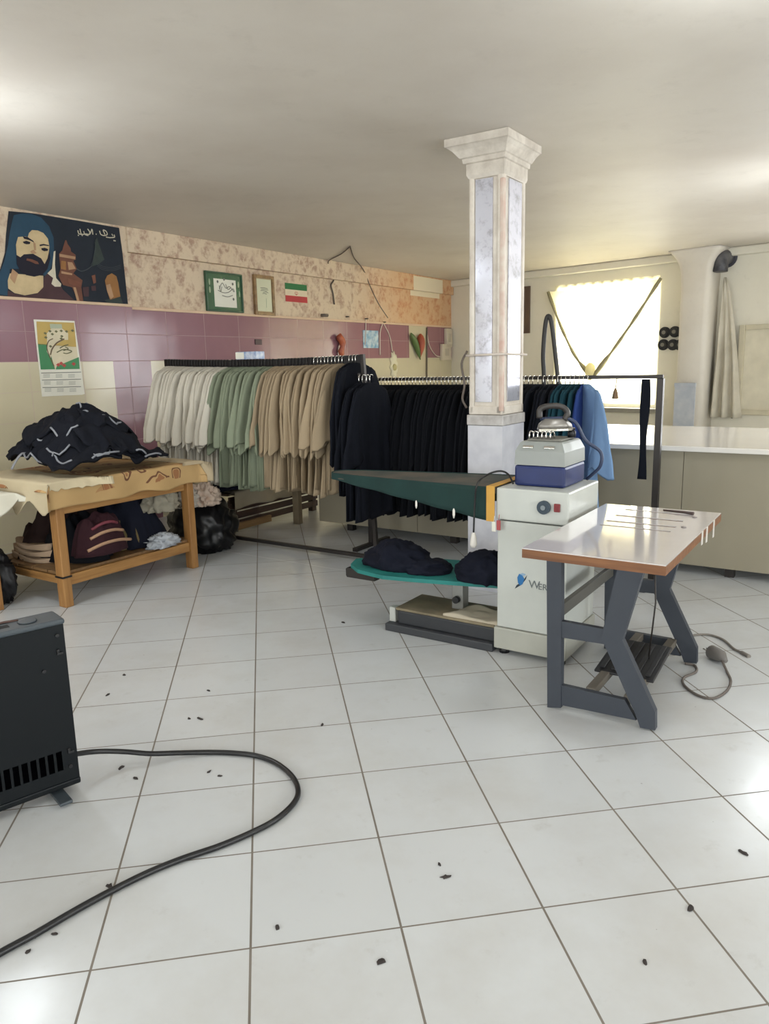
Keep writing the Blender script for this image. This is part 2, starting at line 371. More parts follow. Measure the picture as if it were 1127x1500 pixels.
# triangular cloth pinned at both upper corners and gathered to a point
L_, R_, T_ = w2(808, 428), w2(973, 408), w2(874, 553)
cur = thing('draped_curtain', 'cream cloth pinned across the window and gathered to a hanging point', 'curtain', CORNER, TH2)
def tri(p, q):
    x = (L_[0]+(T_[0]-L_[0])*q)*(1-p)+(R_[0]+(T_[0]-R_[0])*q)*p
    z = (L_[1]+(T_[1]-L_[1])*q)*(1-p)+(R_[1]+(T_[1]-R_[1])*q)*p
    z -= 0.05*math.sin(PI*p)*(1-q)*(0.4)
    return (x, -0.075-0.03*math.sin(p*19)*(1-q)-0.03*q-0.02*nz(p*4, q*4, 1), z)
b = MB(); b.grid(tri, 40, 24); b.build('cloth_panel', M_cloth, cur)
for p in (0, 1):
    b = MB(); pts = [Vector(tri(p, k/14))+Vector((0, -0.012, 0)) for k in range(15)]
    pts = [q-Vector((0, 0, 0.16*math.sin(PI*i/14)*(1 if p == 0 else 0.25))) for i, q in enumerate(pts)]
    b.tube(pts, [0.022+0.01*math.sin(i*1.7)*0.5+(0.012 if i > 10 else 0) for i in range(15)], 8)
    b.build('rolled_hem', M_hem, cur)
b = MB(); b.lathe([(0.005, -0.12), (0.05, -0.09), (0.075, 0.0), (0.06, 0.09), (0.02, 0.13)], (T_[0]-0.03, -0.13, T_[1]+0.08), 14); b.build('knot', M_cloth, cur)
# small things hanging at the window
M_cord = mat('brown_cord', (92, 72, 52), 0.8)
# second pillar by the window wall
pl0, pl1 = w2(1001, 500)[0]+.06, w2(1042, 500)[0]+.06
M_pil = plaster('pillar_plaster', (226, 220, 210), (214, 207, 196), 1.5)
M_blu = mat('pale_blue_tile', (178, 186, 198), 0.3, rgb2=(196, 200, 208), scale=9)
pil = struct(thing('wall_pillar', 'pale plaster pillar with flared top beside the draped window', 'pillar', CORNER, TH2))
b = MB(); rings = []
for z, e in ((0, 0), (2.25, 0), (2.52, 0.01), (2.62, 0.03), (2.70, 0.065), (2.76, 0.11), (2.798, 0.15)):
    x0, x1, y0 = pl0-e, pl1+e, -0.34-e*0.6
    c = 0.06
    rings.append([(x0, -0.001, z), (x0, y0+c, z), (x0+c*0.3, y0+c*0.3, z), (x0+c, y0, z), (x1-c, y0, z), (x1-c*0.3, y0+c*0.3, z), (x1, y0+c, z), (x1, -0.001, z)])
b.loft(rings); b.build('shaft', M_pil, pil)
b = MB(); b.bb(pl0+0.01, pl0+0.28, -0.352, -0.341, 0, 1.12, 0.003); b.bb(pl0+0.005, pl0+0.285, -0.36, -0.341, 1.12, 1.17, 0.004); b.build('tile_facing', M_blu, pil)
# round dials in two rows left of that pillar
M_dark = mat('dark_rubber', (38, 38, 38), 0.5)
M_palec = mat('pale_disc', (128, 124, 116), 0.5)
rows = [('upper', [(975, 487), (990, 486), (1004, 486)]), ('lower', [(973, 505), (987, 505), (1001, 505)])]
for rn, ps in rows:
    for k, (x, y) in enumerate(ps):
        t, z = w2(x, y)
        if k == 2: t -= 0.03
        o = thing('wall_dial', 'dark round wall dial, %s in the %s row beside the pillar' % (('nearest the window', 'middle', 'nearest the pillar')[k], rn), 'dial', P2(t, z, 0.0005), TH2, 'dark round dials by the window')
        b = MB(); b.cyl((0, 0, 0), (0, -0.03, 0), 0.072, 24); b.cyl((0, -0.0301, 0), (0, -0.05, 0), 0.055, 24); b.build('rim', M_dark, o)
        b = MB(); b.cyl((0, -0.0502, 0), (0, -0.056, 0), 0.026, 16); b.build('hub', M_palec, o)
# brown upright board left of the window
t, z = w2(768, 420); t2, z2 = w2(777, 488)
f = thing('wall_frame', 'narrow brown framed panel on the wall right of the column', 'frame', P2(t-0.28, z2, 0.0006), TH2)
b = MB(); b.bb(0, t2-t+0.28, -0.03, 0, 0, z-z2, 0.004); b.build('border', mat('brown_frame_wood', (98, 80, 68), 0.6), f)
b = MB(); b.bb(0.04, t2-t+0.20, -0.034, -0.0305, 0.04, z-z2-0.04); b.build('panel', mat('brown_panel', (120, 104, 90), 0.6), f)
# flue opening and ragged hanging cloth right of the pillar
t, z = w2(1066, 385)
fl = thing('flue_pipe', 'dark sooty flue pipe elbow high up right of the pillar', 'pipe', P2(t, z, 0), TH2)
b = MB(); b.tube(smooth_path([(0, -0.0005, 0.06), (0, -0.13, 0.06), (0.0, -0.2, 0.0), (0.0, -0.21, -0.12)], 6), 0.085, 18); b.build('elbow', mat('sooty_metal', (66, 66, 72), 0.5, 0.4, rgb2=(120, 120, 124)), fl)
b = MB(); b.lathe([(0.085, 0.0), (0.12, 0.0), (0.12, 0.012), (0.085, 0.012)], (0, 0, 0), 22); q = b.build('collar', mat('sooty_plate', (70, 70, 78), 0.7, 0.2), fl, (0, -0.013, 0.06)); q.rotation_euler = (PI/2, 0, 0); q.location = (0, -0.0005, 0.06)
M_drape = mat('greyed_drape', (206, 200, 184), 0.9, rgb2=(188, 181, 164), scale=4)
def drp(p, q):
    x0 = w2(1064, 420)[0]+(w2(1046, 620)[0]-w2(1064, 420)[0])*q**0.8; x1 = w2(1068, 420)[0]+(w2(1088, 620)[0]-w2(1068, 420)[0])*q**0.7
    return (x0+(x1-x0)*p, -0.09-0.05*q*math.sin(p*16+q)-0.02*nz(p*5, q*4, 9), 2.45-q*1.72)
b = MB(); b.grid(drp, 36, 20, 0.004)
tag(b.build('hanging_drape', M_drape, None, CORNER, TH2), 'ragged cream cloth hanging in folds below the flue pipe', 'drape')
w_2 = struct(link('window_2', None, None, CORNER, TH2))
ta, tz = w2(1090, 480); tb = w2(1086, 607)[1]
b = MB()
for q in (ta, ta+1.1): b.bb(q-0.035, q+0.035, -0.05, -0.0005, tb, tz+0.03, 0.006)
for q in (tz, tb+0.03): b.bb(ta+0.036, ta+1.064, -0.05, -0.0005, q-0.03, q+0.03, 0.006)
b.build('shutter_frame', mat('cream_shutter_frame', (204, 196, 172), 0.6), w_2)
b = MB(); b.bb(ta+0.03, ta+1.07, -0.02, -0.0007, tb, tz); b.build('shutter_panel', mat('cream_shutter', (218, 211, 190), 0.6), w_2)
b = MB(); b.tube([P for P in ((ta-0.06, -0.03, tb+0.35), (ta-0.06, -0.03, tb-0.05))], 0.012, 8); b.build('bolt', M_steel, w_2)
# ------------------------------------------------------------------ wall pictures (left wall): local x along the wall, z up, -y towards the room
M_paper = mat('white_paper', (226, 224, 212), 0.6, var=0.06)
def flat(b, poly, d, mi, off=0.0012):
    b.mi = mi; b.prism(poly, -d-off, lambda a, c, e: (a, e, c), -d)
def ell(cx, cz, rx, rz, n=20, a0=0, a1=2*PI): return [(cx+rx*math.cos(a0+(a1-a0)*k/n), cz+rz*math.sin(a0+(a1-a0)*k/n)) for k in range(n)]
def stroke(b, pts, w, d, mi):
    b.mi = mi; pts = smooth_path([(x, 0, z) for x, z in pts], 5)
    for p, q in zip(pts, pts[1:]):
        t = (q-p); 
        if t.length < 1e-6: continue
        n = Vector((-t.z, 0, t.x)).normalized()*w/2; t = t*0.15
        b.prism([(p.x-t.x+n.x, p.z-t.z+n.z), (q.x+t.x+n.x, q.z+t.z+n.z), (q.x+t.x-n.x, q.z+t.z-n.z), (p.x-t.x-n.x, p.z-t.z-n.z)], -d-0.001, lambda a, c, e: (a, e, c), -d)
# banner: positions read off in the cloth's own print
def bz(x, y):
    """point of the banner print (zoomed photo pixels) -> wall coordinates"""
    return w1(x/5.931, 300+y/5.931)
ORG = P1(2.4, 2.08, 0.037)
def BP(l): return [(bz(x, y)[0]-2.4, bz(x, y)[1]-2.08) for x, y in l]
cols = [(26, 34, 46), (38, 70, 92), (202, 180, 140), (24, 22, 38), (74, 50, 54), (150, 106, 62), (110, 70, 56), (214, 206, 184), (120, 76, 60), (176, 140, 108), (66, 72, 78), (52, 62, 60)]
BM = [mat('banner_print_%s' % n, c, 0.85, var=0.18, scale=9) for n, c in zip('night scarf skin hair robe gold brick cream lip rose grey shade'.split(), cols)]
b = MB(); b.mi = 0
edge = BP([(52, 60), (250, 78), (640, 140), (1010, 205), (1040, 420), (1090, 880), (700, 862), (400, 836), (0, 795), (-60, 790), (-60, 640), (-20, 560), (20, 420), (30, 260)])
b.prism(edge, -0.004, lambda a, c, e: (a, e, c), 0.0)
flat(b, BP([(95, 95), (165, 80), (250, 85), (330, 115), (400, 190), (440, 290), (445, 420), (420, 540), (380, 640), (300, 560), (60, 560), (40, 790), (-55, 780), (-50, 650), (10, 500), (45, 350), (60, 240), (80, 150)]), 0.0042, 1)      # scarf
flat(b, BP([(60, 600), (350, 620), (350, 720), (300, 770), (190, 790), (100, 770), (45, 730), (42, 660)]), 0.0056, 2)  # neck
flat(b, BP([(80, 560), (130, 600), (100, 690), (60, 640)]), 0.0070, 9)
flat(b, BP([(42, 745), (100, 775), (190, 795), (300, 775), (350, 710), (350, 640), (420, 560), (520, 740), (640, 850), (400, 833), (40, 800)]), 0.0056, 4)  # robe
flat(b, BP([(250, 225), (300, 228), (350, 250), (390, 300), (402, 370), (395, 440), (370, 520), (330, 590), (260, 610), (190, 600), (140, 540), (118, 440), (112, 350), (130, 285), (190, 280), (215, 285), (225, 250)]), 0.0070, 2)  # face
flat(b, BP([(115, 440), (150, 460), (180, 435), (260, 430), (330, 470), (360, 520), (385, 470), (400, 400), (410, 470), (385, 560), (340, 612), (270, 628), (200, 615), (150, 580), (118, 520)]), 0.0084, 3)  # beard
flat(b, BP([(205, 470), (250, 478), (300, 500), (310, 520), (280, 518), (230, 495), (200, 488)]), 0.0098, 8)
flat(b, BP([(170, 280), (210, 285), (260, 318), (268, 332), (225, 312), (180, 300)]), 0.0098, 3)
flat(b, BP([(315, 352), (350, 345), (395, 355), (398, 364), (350, 358), (318, 365)]), 0.0098, 3)
flat(b, BP([(170, 326), (200, 318), (235, 330), (230, 346), (200, 348), (178, 340)]), 0.0098, 3)
flat(b, BP([(330, 382), (360, 378), (390, 390), (385, 405), (355, 408), (335, 398)]), 0.0098, 3)
flat(b, BP([(235, 410), (262, 395), (290, 425), (270, 432), (245, 425)]), 0.0098, 9)
flat(b, BP([(262, 330), (280, 340), (285, 400), (270, 400)]), 0.0098, 9)
flat(b, BP([(440, 410), (455, 405), (450, 520), (460, 640), (505, 690), (500, 715), (450, 715), (420, 690), (435, 640), (385, 600), (425, 560)]), 0.0070, 7)   # scarf end
# domed tower
flat(b, BP([(540, 312), (550, 312), (560, 345), (585, 380), (590, 410), (630, 440), (632, 480), (610, 490), (640, 560), (610, 600), (690, 660), (680, 720), (700, 860), (660, 855), (600, 720), (520, 700), (480, 620), (500, 560), (490, 480), (485, 430), (515, 400), (525, 360)]), 0.0070, 6)
flat(b, BP([(490, 430), (628, 455), (625, 478), (490, 455)]), 0.0084, 9)
flat(b, BP([(505, 490), (545, 495), (545, 570), (500, 560)]), 0.0084, 5)
flat(b, BP([(560, 500), (600, 505), (630, 560), (570, 570)]), 0.0084, 9)
flat(b, BP([(505, 580), (600, 600), (598, 615), (505, 600)]), 0.0084, 9)
flat(b, BP([(560, 640), (680, 680), (670, 720), (570, 690)]), 0.0084, 8)
flat(b, BP([(610, 720), (630, 720), (668, 855), (645, 855)]), 0.0084, 9)
flat(b, BP([(690, 720), (745, 715), (745, 800), (700, 800)]), 0.0070, 4)
flat(b, BP([(770, 620), (800, 610), (808, 680), (785, 690)]), 0.0070, 8); flat(b, BP([(765, 710), (805, 705), (808, 750), (770, 750)]), 0.0070, 4)
# lit archway
flat(b, BP([(885, 660), (905, 618), (945, 598), (985, 625), (1000, 680), (1020, 800), (930, 830), (900, 740)]), 0.0070, 5)
flat(b, BP([(895, 700), (930, 690), (960, 800), (935, 825), (905, 760)]), 0.0084, 9)
flat(b, BP([(880, 830), (1020, 800), (1045, 870), (920, 862)]), 0.0070, 11)
# dark spire and its lights, lettering
flat(b, BP([(800, 310), (815, 290), (830, 340), (880, 480), (830, 520), (770, 540), (790, 440)]), 0.0070, 11)
stroke(b, BP([(795, 330), (800, 380), (790, 430), (775, 500), (760, 530)]), 0.006, 0.0098, 10)
stroke(b, BP([(640, 560), (680, 580), (730, 565), (770, 535)]), 0.008, 0.0070, 10)
for k in range(3): stroke(b, BP([(820, 510+k*14), (870, 540+k*14), (950, 548+k*14), (1020, 528+k*14)]), 0.004, 0.0070, 10)
for l in ([(650, 228), (658, 255), (690, 262), (720, 258), (748, 262), (752, 240), (735, 215)], [(668, 215), (676, 250), (690, 275)], [(700, 235), (712, 262), (740, 272)], [(755, 258), (765, 235), (772, 215)], [(775, 222), (780, 262)],
          [(838, 232), (850, 262), (880, 272), (905, 262), (895, 235), (870, 225), (885, 262)], [(895, 285), (930, 290), (968, 285), (965, 265)], [(945, 258), (955, 275)], [(650, 268), (658, 272)], [(806, 258), (812, 262)], [(960, 315), (978, 318)]):
    stroke(b, BP(l), 0.009, 0.0070, 7)
tag(b.build('wall_banner', BM, None, ORG, TH1), 'dark printed banner with a bearded man in blue scarf and a domed tower', 'banner')
# calendar
def pl(f): return lambda l, o: [(f(x, y)[0]-o[0], f(x, y)[1]-o[1]) for x, y in l]
ca = lambda x, y: w1(40+x*90/1038, 460+y*130/1500)
co = ca(130, 1390)
cal = thing('wall_calendar', 'hanging paper calendar with green and yellow picture above month tables', 'calendar', P1(co[0], co[1], 0.037), TH1)
CP = lambda l: [(ca(x, y)[0]-co[0], ca(x, y)[1]-co[1]) for x, y in l]
KM = [M_paper, mat('calendar_ochre', (192, 164, 92), 0.6), mat('calendar_green', (64, 134, 88), 0.6), mat('calendar_cream', (214, 204, 176), 0.6), mat('calendar_leaf', (104, 104, 72), 0.6), mat('calendar_red', (176, 70, 66), 0.6), mat('calendar_ink', (120, 122, 116), 0.7), mat('calendar_brown', (112, 92, 70), 0.6), mat('calendar_sage', (176, 184, 160), 0.6)]
b = MB(); b.mi = 0; b.prism(CP([(60, 95), (750, 120), (925, 1350), (880, 1365), (205, 1395)]), -0.004, lambda a, c, e: (a, e, c), 0.0); b.build('sheet', KM, cal)
b = MB()
flat(b, CP([(105, 130), (740, 150), (780, 560), (130, 520)]), 0.0042, 1); flat(b, CP([(130, 505), (300, 520), (420, 935), (180, 940)]), 0.0042, 2); flat(b, CP([(300, 520), (782, 555), (835, 930), (420, 935)]), 0.0042, 3)
flat(b, CP([(600, 820), (820, 730), (835, 930), (430, 938), (450, 880)]), 0.0055, 2)
flat(b, CP([(330, 170), (530, 175), (540, 250), (340, 250)]), 0.0055, 8)
flat(b, CP([(280, 330), (360, 245), (540, 250), (640, 330), (640, 440), (560, 440), (430, 520), (360, 640), (345, 760), (280, 640), (285, 480)]), 0.0055, 3)
stroke(b, CP([(340, 690), (370, 590), (450, 490), (570, 425)]), 0.012, 0.0070, 7); stroke(b, CP([(380, 420), (310, 460), (280, 560), (310, 680), (400, 880)]), 0.008, 0.0070, 7)
for x, y in ((330, 295), (435, 300), (370, 345), (520, 290), (530, 380), (340, 550), (710, 285), (520, 420), (260, 400), (250, 330), (610, 300)): flat(b, CP([(x-28, y-5), (x, y-24), (x+30, y), (x+4, y+22)]), 0.0070, 4)
for l in ([(450, 650), (560, 600), (700, 630), (620, 670), (560, 660)], [(500, 580), (570, 540), (640, 520)], [(590, 560), (640, 590), (560, 620)]): stroke(b, CP(l), 0.008, 0.0070, 4)
for x, y in ((470, 860), (520, 835), (570, 870), (730, 845)): flat(b, CP([(x-36, y), (x, y-30), (x+36, y-4), (x+10, y+34)]), 0.0070, 5)
b.build('picture', KM, cal)
b = MB()
for k, yy in enumerate((990, 1110, 1235)): stroke(b, CP([(195+k*12, yy+8), (500, yy+2), (850, yy-8)]), 0.006, 0.0043, 6)
for k in range(3):
    for q in range(3):
        for rr in range(3): stroke(b, CP([(225+q*210+k*12, 1025+k*120+rr*22), (330+q*210+k*12, 1022+k*120+rr*22)]), 0.003, 0.0043, 6)
b.build('month_table', KM, cal)
# framed pictures, flag
def framed(name, label, px, depth, bw, mats, art, tilt=0.0):
    q = [w1(*p) for p in px]; x0 = min(q[0][0], q[3][0]); x1 = max(q[1][0], q[2][0]); z0 = (q[2][1]+q[3][1])/2; z1 = (q[0][1]+q[1][1])/2
    o = thing(name, label, 'picture', P1(x0, z0, 0.0006), TH1); w, h = x1-x0, z1-z0
    b = MB()
    for bx in ((0, bw, 0, h), (w-bw, w, 0, h), (bw, w-bw, 0, bw), (bw, w-bw, h-bw, h)): b.bb(bx[0], bx[1], -depth, 0, bx[2], bx[3], 0.004)
    b.build('frame', mats[0], o); b = MB(); b.bb(bw*0.9, w-bw*0.9, -depth*0.55, 0, bw*0.9, h-bw*0.9); b.build('mount', mats[1], o)
    b = MB(); art(b, w, h, depth*0.55+0.0005); b.build('print', mats[2], o); return o
M_ink = mat('grey_ink', (96, 98, 92), 0.7); M_inkg = mat('pale_green_ink', (150, 168, 140), 0.7)
M_pic = mat('glazed_white_print', (228, 228, 216), 0.08, var=0.04, coat=1.0); M_gm = mat('glazed_green_mount', (56, 98, 68), 0.12, var=0.1, coat=1.0)
def art1(b, w, h, d):
    flat(b, [(0.12, 0.05), (w-0.10, 0.05), (w-0.10, h-0.07), (0.12, h-0.07)], d, 0)
    for l in ([(.2, .24), (.25, .30), (.30, .25), (.36, .27), (.42, .22)], [(.18, .22), (.26, .20), (.34, .21), (.41, .25), (.43, .22)], [(.2, .27), (.22, .21), (.24, .26)], [(.30, .29), (.33, .24), (.38, .26)], [(.24, .17), (.32, .16), (.40, .18)]): stroke(b, [(x*w/.56, z*h/.41) for x, z in l], 0.007, d+0.002, 1)
    for x, z in ((.28, .34), (.18, .31), (.41, .30), (.41, .14)): flat(b, ell(x*w/.56, z*h/.41, 0.014, 0.016, 6), d+0.002, 1)
    for x, z in ((.06, .3), (.06, .22), (.51, .2), (.5, .3)): flat(b, ell(x*w/.56, z*h/.41, 0.012, 0.035, 8), d, 2)
framed('framed_picture', 'square calligraphy picture in a green glazed mount on the papered wall', [(298, 398), (352, 401), (352, 458), (303, 456)], 0.03, 0.018, [mat('dark_green_frame', (48, 84, 60), 0.3), M_gm, [M_pic, M_ink, M_inkg]], art1)
def art2(b, w, h, d):
    flat(b, [(0.045, 0.045), (w-0.045, 0.045), (w-0.045, h-0.045), (0.045, h-0.045)], d, 0)
    for k, l in enumerate(([.11, .23], [.12, .24], [.11, .22], [.15, .24], [.14, .21])): stroke(b, [(l[0]*w/.34, h*(0.68-k*0.035)), ((l[0]+l[1])/2*w/.34, h*(0.69-k*0.035)), (l[1]*w/.34, h*(0.675-k*0.035))], 0.006, d+0.002, 1)
    stroke(b, [(.2*w/.34, h*.42), (.2*w/.34, h*.2)], 0.005, d+0.002, 2)
framed('framed_picture', 'narrow upright framed certificate in a brown frame left of the flag', [(369, 403), (398, 404), (401, 462), (373, 462)], 0.035, 0.035, [mat('brown_gilt_frame', (112, 84, 56), 0.35, rgb2=(150, 120, 80), scale=14), mat('frame_backing', (176, 158, 120), 0.5), [mat('aged_certificate', (206, 208, 182), 0.25, var=0.05), M_ink, M_inkg]], art2)
q = [w1(*p) for p in ((417, 414), (449, 415), (449, 444), (417, 443))]
x0, x1, z0, z1 = q[0][0], q[1][0], q[2][1], q[0][1]; w, h = x1-x0, z1-z0
b = MB(); b.mi = 1; b.prism([(0, 0), (w, 0), (w, h), (0, h)], -0.003, lambda a, c, e: (a, e, c), 0.0)
flat(b, [(0, h*2/3), (w, h*2/3), (w, h), (0, h)], 0.0032, 0); flat(b, [(0, 0), (w, 0), (w, h/3), (0, h/3)], 0.0032, 2)
for s in (-1, 1): stroke(b, [(w/2, h*.40), (w/2+s*.018, h*.43), (w/2+s*.026, h*.5), (w/2+s*.016, h*.58)], 0.006, 0.0032, 2)
stroke(b, [(w/2, h*.38), (w/2, h*.58)], 0.006, 0.0032, 2)
tag(b.build('wall_flag', [mat('flag_green', (40, 112, 62), 0.7), mat('flag_white', (222, 206, 178), 0.7), mat('flag_red', (178, 52, 56), 0.7)], None, P1(x0, z0, 0.0006), TH1), 'small flag with green, white and red stripes and a red emblem', 'flag')
# little things pinned along the purple tiles
def at1(x, y, off=0.002): t, z = w1(x, y); return P1(t, z, off)
b = MB(); b.bb(-.19, .19, -.006, 0, -.12, .12)
o = link('picture_card', b.data('picture_card', mat('blue_card', (92, 146, 184), 0.3, rgb2=(206, 218, 222), scale=12)), None, at1(543, 497), TH1); tag(o, 'blue and white picture card hung on the purple tiles', 'card')
b = MB(); b.loft([[(math.cos(a)*r*1.2+dx, -0.012+math.sin(a)*r*.8, z) for a in [2*PI*k/10 for k in range(10)]] for r, dx, z in ((.01, .05, -.17), (.03, .02, -.12), (.045, 0, -.06), (.03, .03, 0), (.05, .04, .05), (.06, .0, .1), (.04, -.02, .14), (.01, -.0, .17))])
o = link('wall_ornament', b.data('wall_ornament', mat('orange_red_clay', (178, 92, 56), 0.5, rgb2=(140, 62, 44), scale=12)), None, at1(495, 508, 0.04), TH1); tag(o, 'small orange red seahorse shaped ornament on the tiles', 'ornament')
def pod(name, label, p0, p1, r, mt):
    a, c = at1(*p0, 0.05), at1(*p1, 0.05); pts = [a.lerp(c, k/10)+D1*0.04*math.sin(k/10*PI)*0.6 for k in range(11)]
    b = MB(); b.tube(pts, [r*max(0.12, math.sin(PI*(0.06+0.9*(k/10)**0.7))) for k in range(11)], 10); tag(b.build(name, mt), label, 'ornament')
pod('pepper_ornament', 'long green pepper ornament hanging on the cream tile strip', (598, 488), (612, 527), 0.05, mat('pepper_green', (88, 112, 62), 0.5))
pod('pepper_ornament', 'red pepper ornament hanging on the cream tile strip', (612, 489), (611, 525), 0.065, mat('pepper_red', (156, 70, 44), 0.5))
t, z = w1(576, 535)
ro = thing('wall_rosette', 'white frilled rosette hung by a cord above the dark clothes', 'ornament', P1(t, z, 0.002), TH1)
b = MB(); n = 40; b.loft([[((.09+.022*math.sin(k*5*PI*2/n*2))*s*math.cos(2*PI*k/n), -d, (.19+.022*math.sin(k*5*PI*2/n*2))*s*math.sin(2*PI*k/n)) for k in range(n)] for s, d in ((1, 0), (1, .012), (.75, .03), (.4, .02), (.02, .02))]); b.build('frill', mat('white_lace', (222, 216, 190), 0.8), ro)
b = MB(); b.lathe([(0.002, 0.0), (0.05, 0.0), (0.045, 0.02), (0.002, 0.03)], (0, 0, 0), 14); q = b.build('centre', mat('yellowed_centre', (196, 184, 130), 0.6), ro, (0, -0.018, -0.03)); q.rotation_euler = (PI/2, 0, 0)
M_wire = mat('grey_wire', (96, 86, 78), 0.6); M_pale = mat('pale_cord', (214, 202, 190), 0.7)
def wire(name, label, pts, r, mt, cat='wire', off=0.012):
    b = MB(); b.tube(smooth_path([(at1(x, y, off) if w1(x, y)[1] < 2.79 else at_z(x, y, 2.79)) for x, y in pts], 4), r, 6); return tag(b.build(name, mt), label, cat)
wire('wire', 'thin loose wire running down from the ceiling to the tiles', [(513, 361), (519, 378), (526, 396), (536, 420), (548, 445), (562, 466)], 0.007, M_wire, off=0.075)
wire('wire', 'thin wire running up to the ceiling from the cracked paper', [(474, 387), (483, 381), (500, 372), (512, 362)], 0.006, M_wire, off=0.075)
wire('wire', 'short dark wire curled over the cracked wallpaper', [(483, 402), (488, 410), (484, 418), (487, 430), (489, 446)], 0.010, M_wire)
for k, (lb, ps) in enumerate((('pale cord hanging over the left edge of the blue card', [(535, 467), (535, 485), (534, 505)]), ('pale cord slanting down right of the blue card', [(560, 473), (556, 488), (556, 520)]), ('pale cord hanging straight down to the white rosette', [(561, 474), (570, 492), (574, 515)]), ('pale cord curving from the cream strip to the switch', [(624, 482), (628, 505), (637, 520), (646, 523)]))):
    wire('pale_string', lb, ps, 0.008, M_pale, 'cord')
b = MB(); p, q = at1(624, 480, 0.02), at1(624, 560, 0.02); b.tube([p, q], 0.012, 8); tag(b.build('conduit_pipe', M_wire), 'thin grey conduit running down the cream tile strip', 'pipe')
for (x, y, w_, h_, lb) in ((655, 495, .10, .15, 'white switch box near the corner, the upper one'), (651, 516, .15, .13, 'white socket box near the corner, the lower one')):
    o = thing('switch_box', lb, 'switch', at1(x, y, 0.0006), TH1); b = MB(); b.bb(-w_, w_, -.05, 0, -h_, h_, 0.008); b.build('housing', mat('yellowed_plastic', (206, 196, 178), 0.4), o)
    b = MB(); b.bb(-w_*.4, w_*.4, -.062, -.0505, -h_*.45, h_*.45, 0.004); b.build('rocker', mat('switch_rocker', (188, 178, 162), 0.4), o)
b = MB(); b.bb(-.055, .055, -.012, 0, -.03, .03, 0.003); tag(b.build('wall_plate', mat('dark_plate', (70, 48, 54), 0.5), None, at1(378, 501, 0.0006), TH1), 'small dark plate fixed to the purple tiles', 'plate')
b = MB(); b.tube([at1(470, 462, 0.01), at1(479, 462, 0.01)], 0.02, 8); tag(b.build('wall_hook', M_wire), 'short dark hook bar at the bottom of the wallpaper', 'hook')
for k, (x, y) in enumerate(((507, 464), (535, 467), (561, 472))):
    b = MB(); c = at1(x, y, 0.0); b.tube([c-N1*0.0, c-N1*0.05], 0.010, 6); tag(b.build('nail', M_wire), '%s of the three dark nails below the wallpaper' % ('leftmost', 'middle', 'rightmost')[k], 'nail')
# ------------------------------------------------------------------ column
vc0, vc1, uc0, uc1 = -.972, -.738, 3.150, 3.481
col = struct(thing('column', 'square column with moulded capital, glossy panels and tiled pedestal', 'column', W(0, 0, 0), AV))
M_shaft = plaster('worn_column_paint', (222, 214, 202), (186, 174, 160), 5.0, rough=0.6)
def mirror_mat(name, rgb):
    t = NT(name); c = t.coords(); n = t.noise(c, 5, 5, 0.7); n2 = t.noise(c, 16, 5, 0.7)
    t.put(t.b.inputs['Base Color'], t.mix(t.ramp(n2, .5, .75), lin(rgb), lin((150, 146, 150)))); t.put(t.b.inputs['Roughness'], t.math('ADD', 0.07, t.math('MULTIPLY', n, 0.2)))
    t.b.inputs['Metallic'].default_value = 0.45; t.b.inputs['Specular IOR Level'].default_value = 0.8; return t.m
M_mir = mirror_mat('scuffed_glossy_panel', (204, 204, 214))
b = MB(); e = 0.012
b.bb(vc0+e, vc1-e, uc0+e, uc1-e, 1.16, 2.62)
b.build('core', M_shaft, col)
b = MB()
for (x, y, s) in ((vc0, uc0, .04), (vc1, uc0, .048), (vc0, uc1, .04), (vc1, uc1, .04)):
    cx = x+(s/2 if x == vc0 else -s/2); cy = y+(s/2 if y == uc0 else -s/2); b.box((cx, cy, 1.89), (s, s, 1.46), 0.012)
for z in (1.185, 2.6): b.bb(vc0, vc1, uc0, uc1, z-.025, z+.03, .006)
b.build('corner_strip', M_shaft, col)
M_rust = mat('rusty_pink_streak', (196, 164, 150), 0.6, rgb2=(214, 204, 190), scale=8)
b = MB(); b.box((vc1-.012, uc0+.013, 1.87), (.030, .030, 1.38), 0.008); b.build('edge_bead', M_rust, col)
b = MB(); b.bb(vc0+.045, vc1-.075, uc0+.004, uc0+.0115, 1.24, 2.57); b.build('front_panel', M_mir, col)
b = MB(); b.bb(vc1-.0115, vc1-.004, uc0+.09, uc1-.055, 1.24, 2.57); b.build('side_panel', M_mir, col)
b = MB(); b.bb(vc0-.004, vc1+.004, uc0-.004, uc1+.004, 0, 1.09); b.build('pedestal', mat('white_marble_tile', (216, 216, 222), 0.25, rgb2=(198, 198, 206), scale=7), col)
b = MB(); b.bb(vc0-.010, vc1+.010, uc0-.010, uc1+.010, 1.092, 1.158, .006); b.build('pedestal_cap', mat('grey_veined_tile', (196, 192, 188), 0.35, rgb2=(168, 162, 158), scale=16), col)
b = MB(); rings = []
for z, e in ((2.58, 0), (2.60, .012), (2.66, .012), (2.665, .03), (2.69, .035), (2.695, .05), (2.73, .085), (2.75, .115), (2.755, .13), (2.798, .13)):
    rings.append([(vc0-e*.85, uc0-e*.8, z), (vc1+e*.55, uc0-e*.8, z), (vc1+e*.55, uc1+e*.5, z), (vc0-e*.85, uc1+e*.5, z)])
b.loft(rings, smooth=False); b.build('capital', plaster('chipped_capital', (214, 206, 194), (178, 168, 156), 9.0), col)
b = MB(); pts = [(vc0-.012, uc0-.012, 1.53), (vc1+.010, uc0-.012, 1.535), (vc1+.012, uc1+.012, 1.53)]; b.tube(pts, .008, 6); tag(b.build('tied_cord', M_pale, None, None, AV), 'pale cord tied round the column shaft', 'cord')
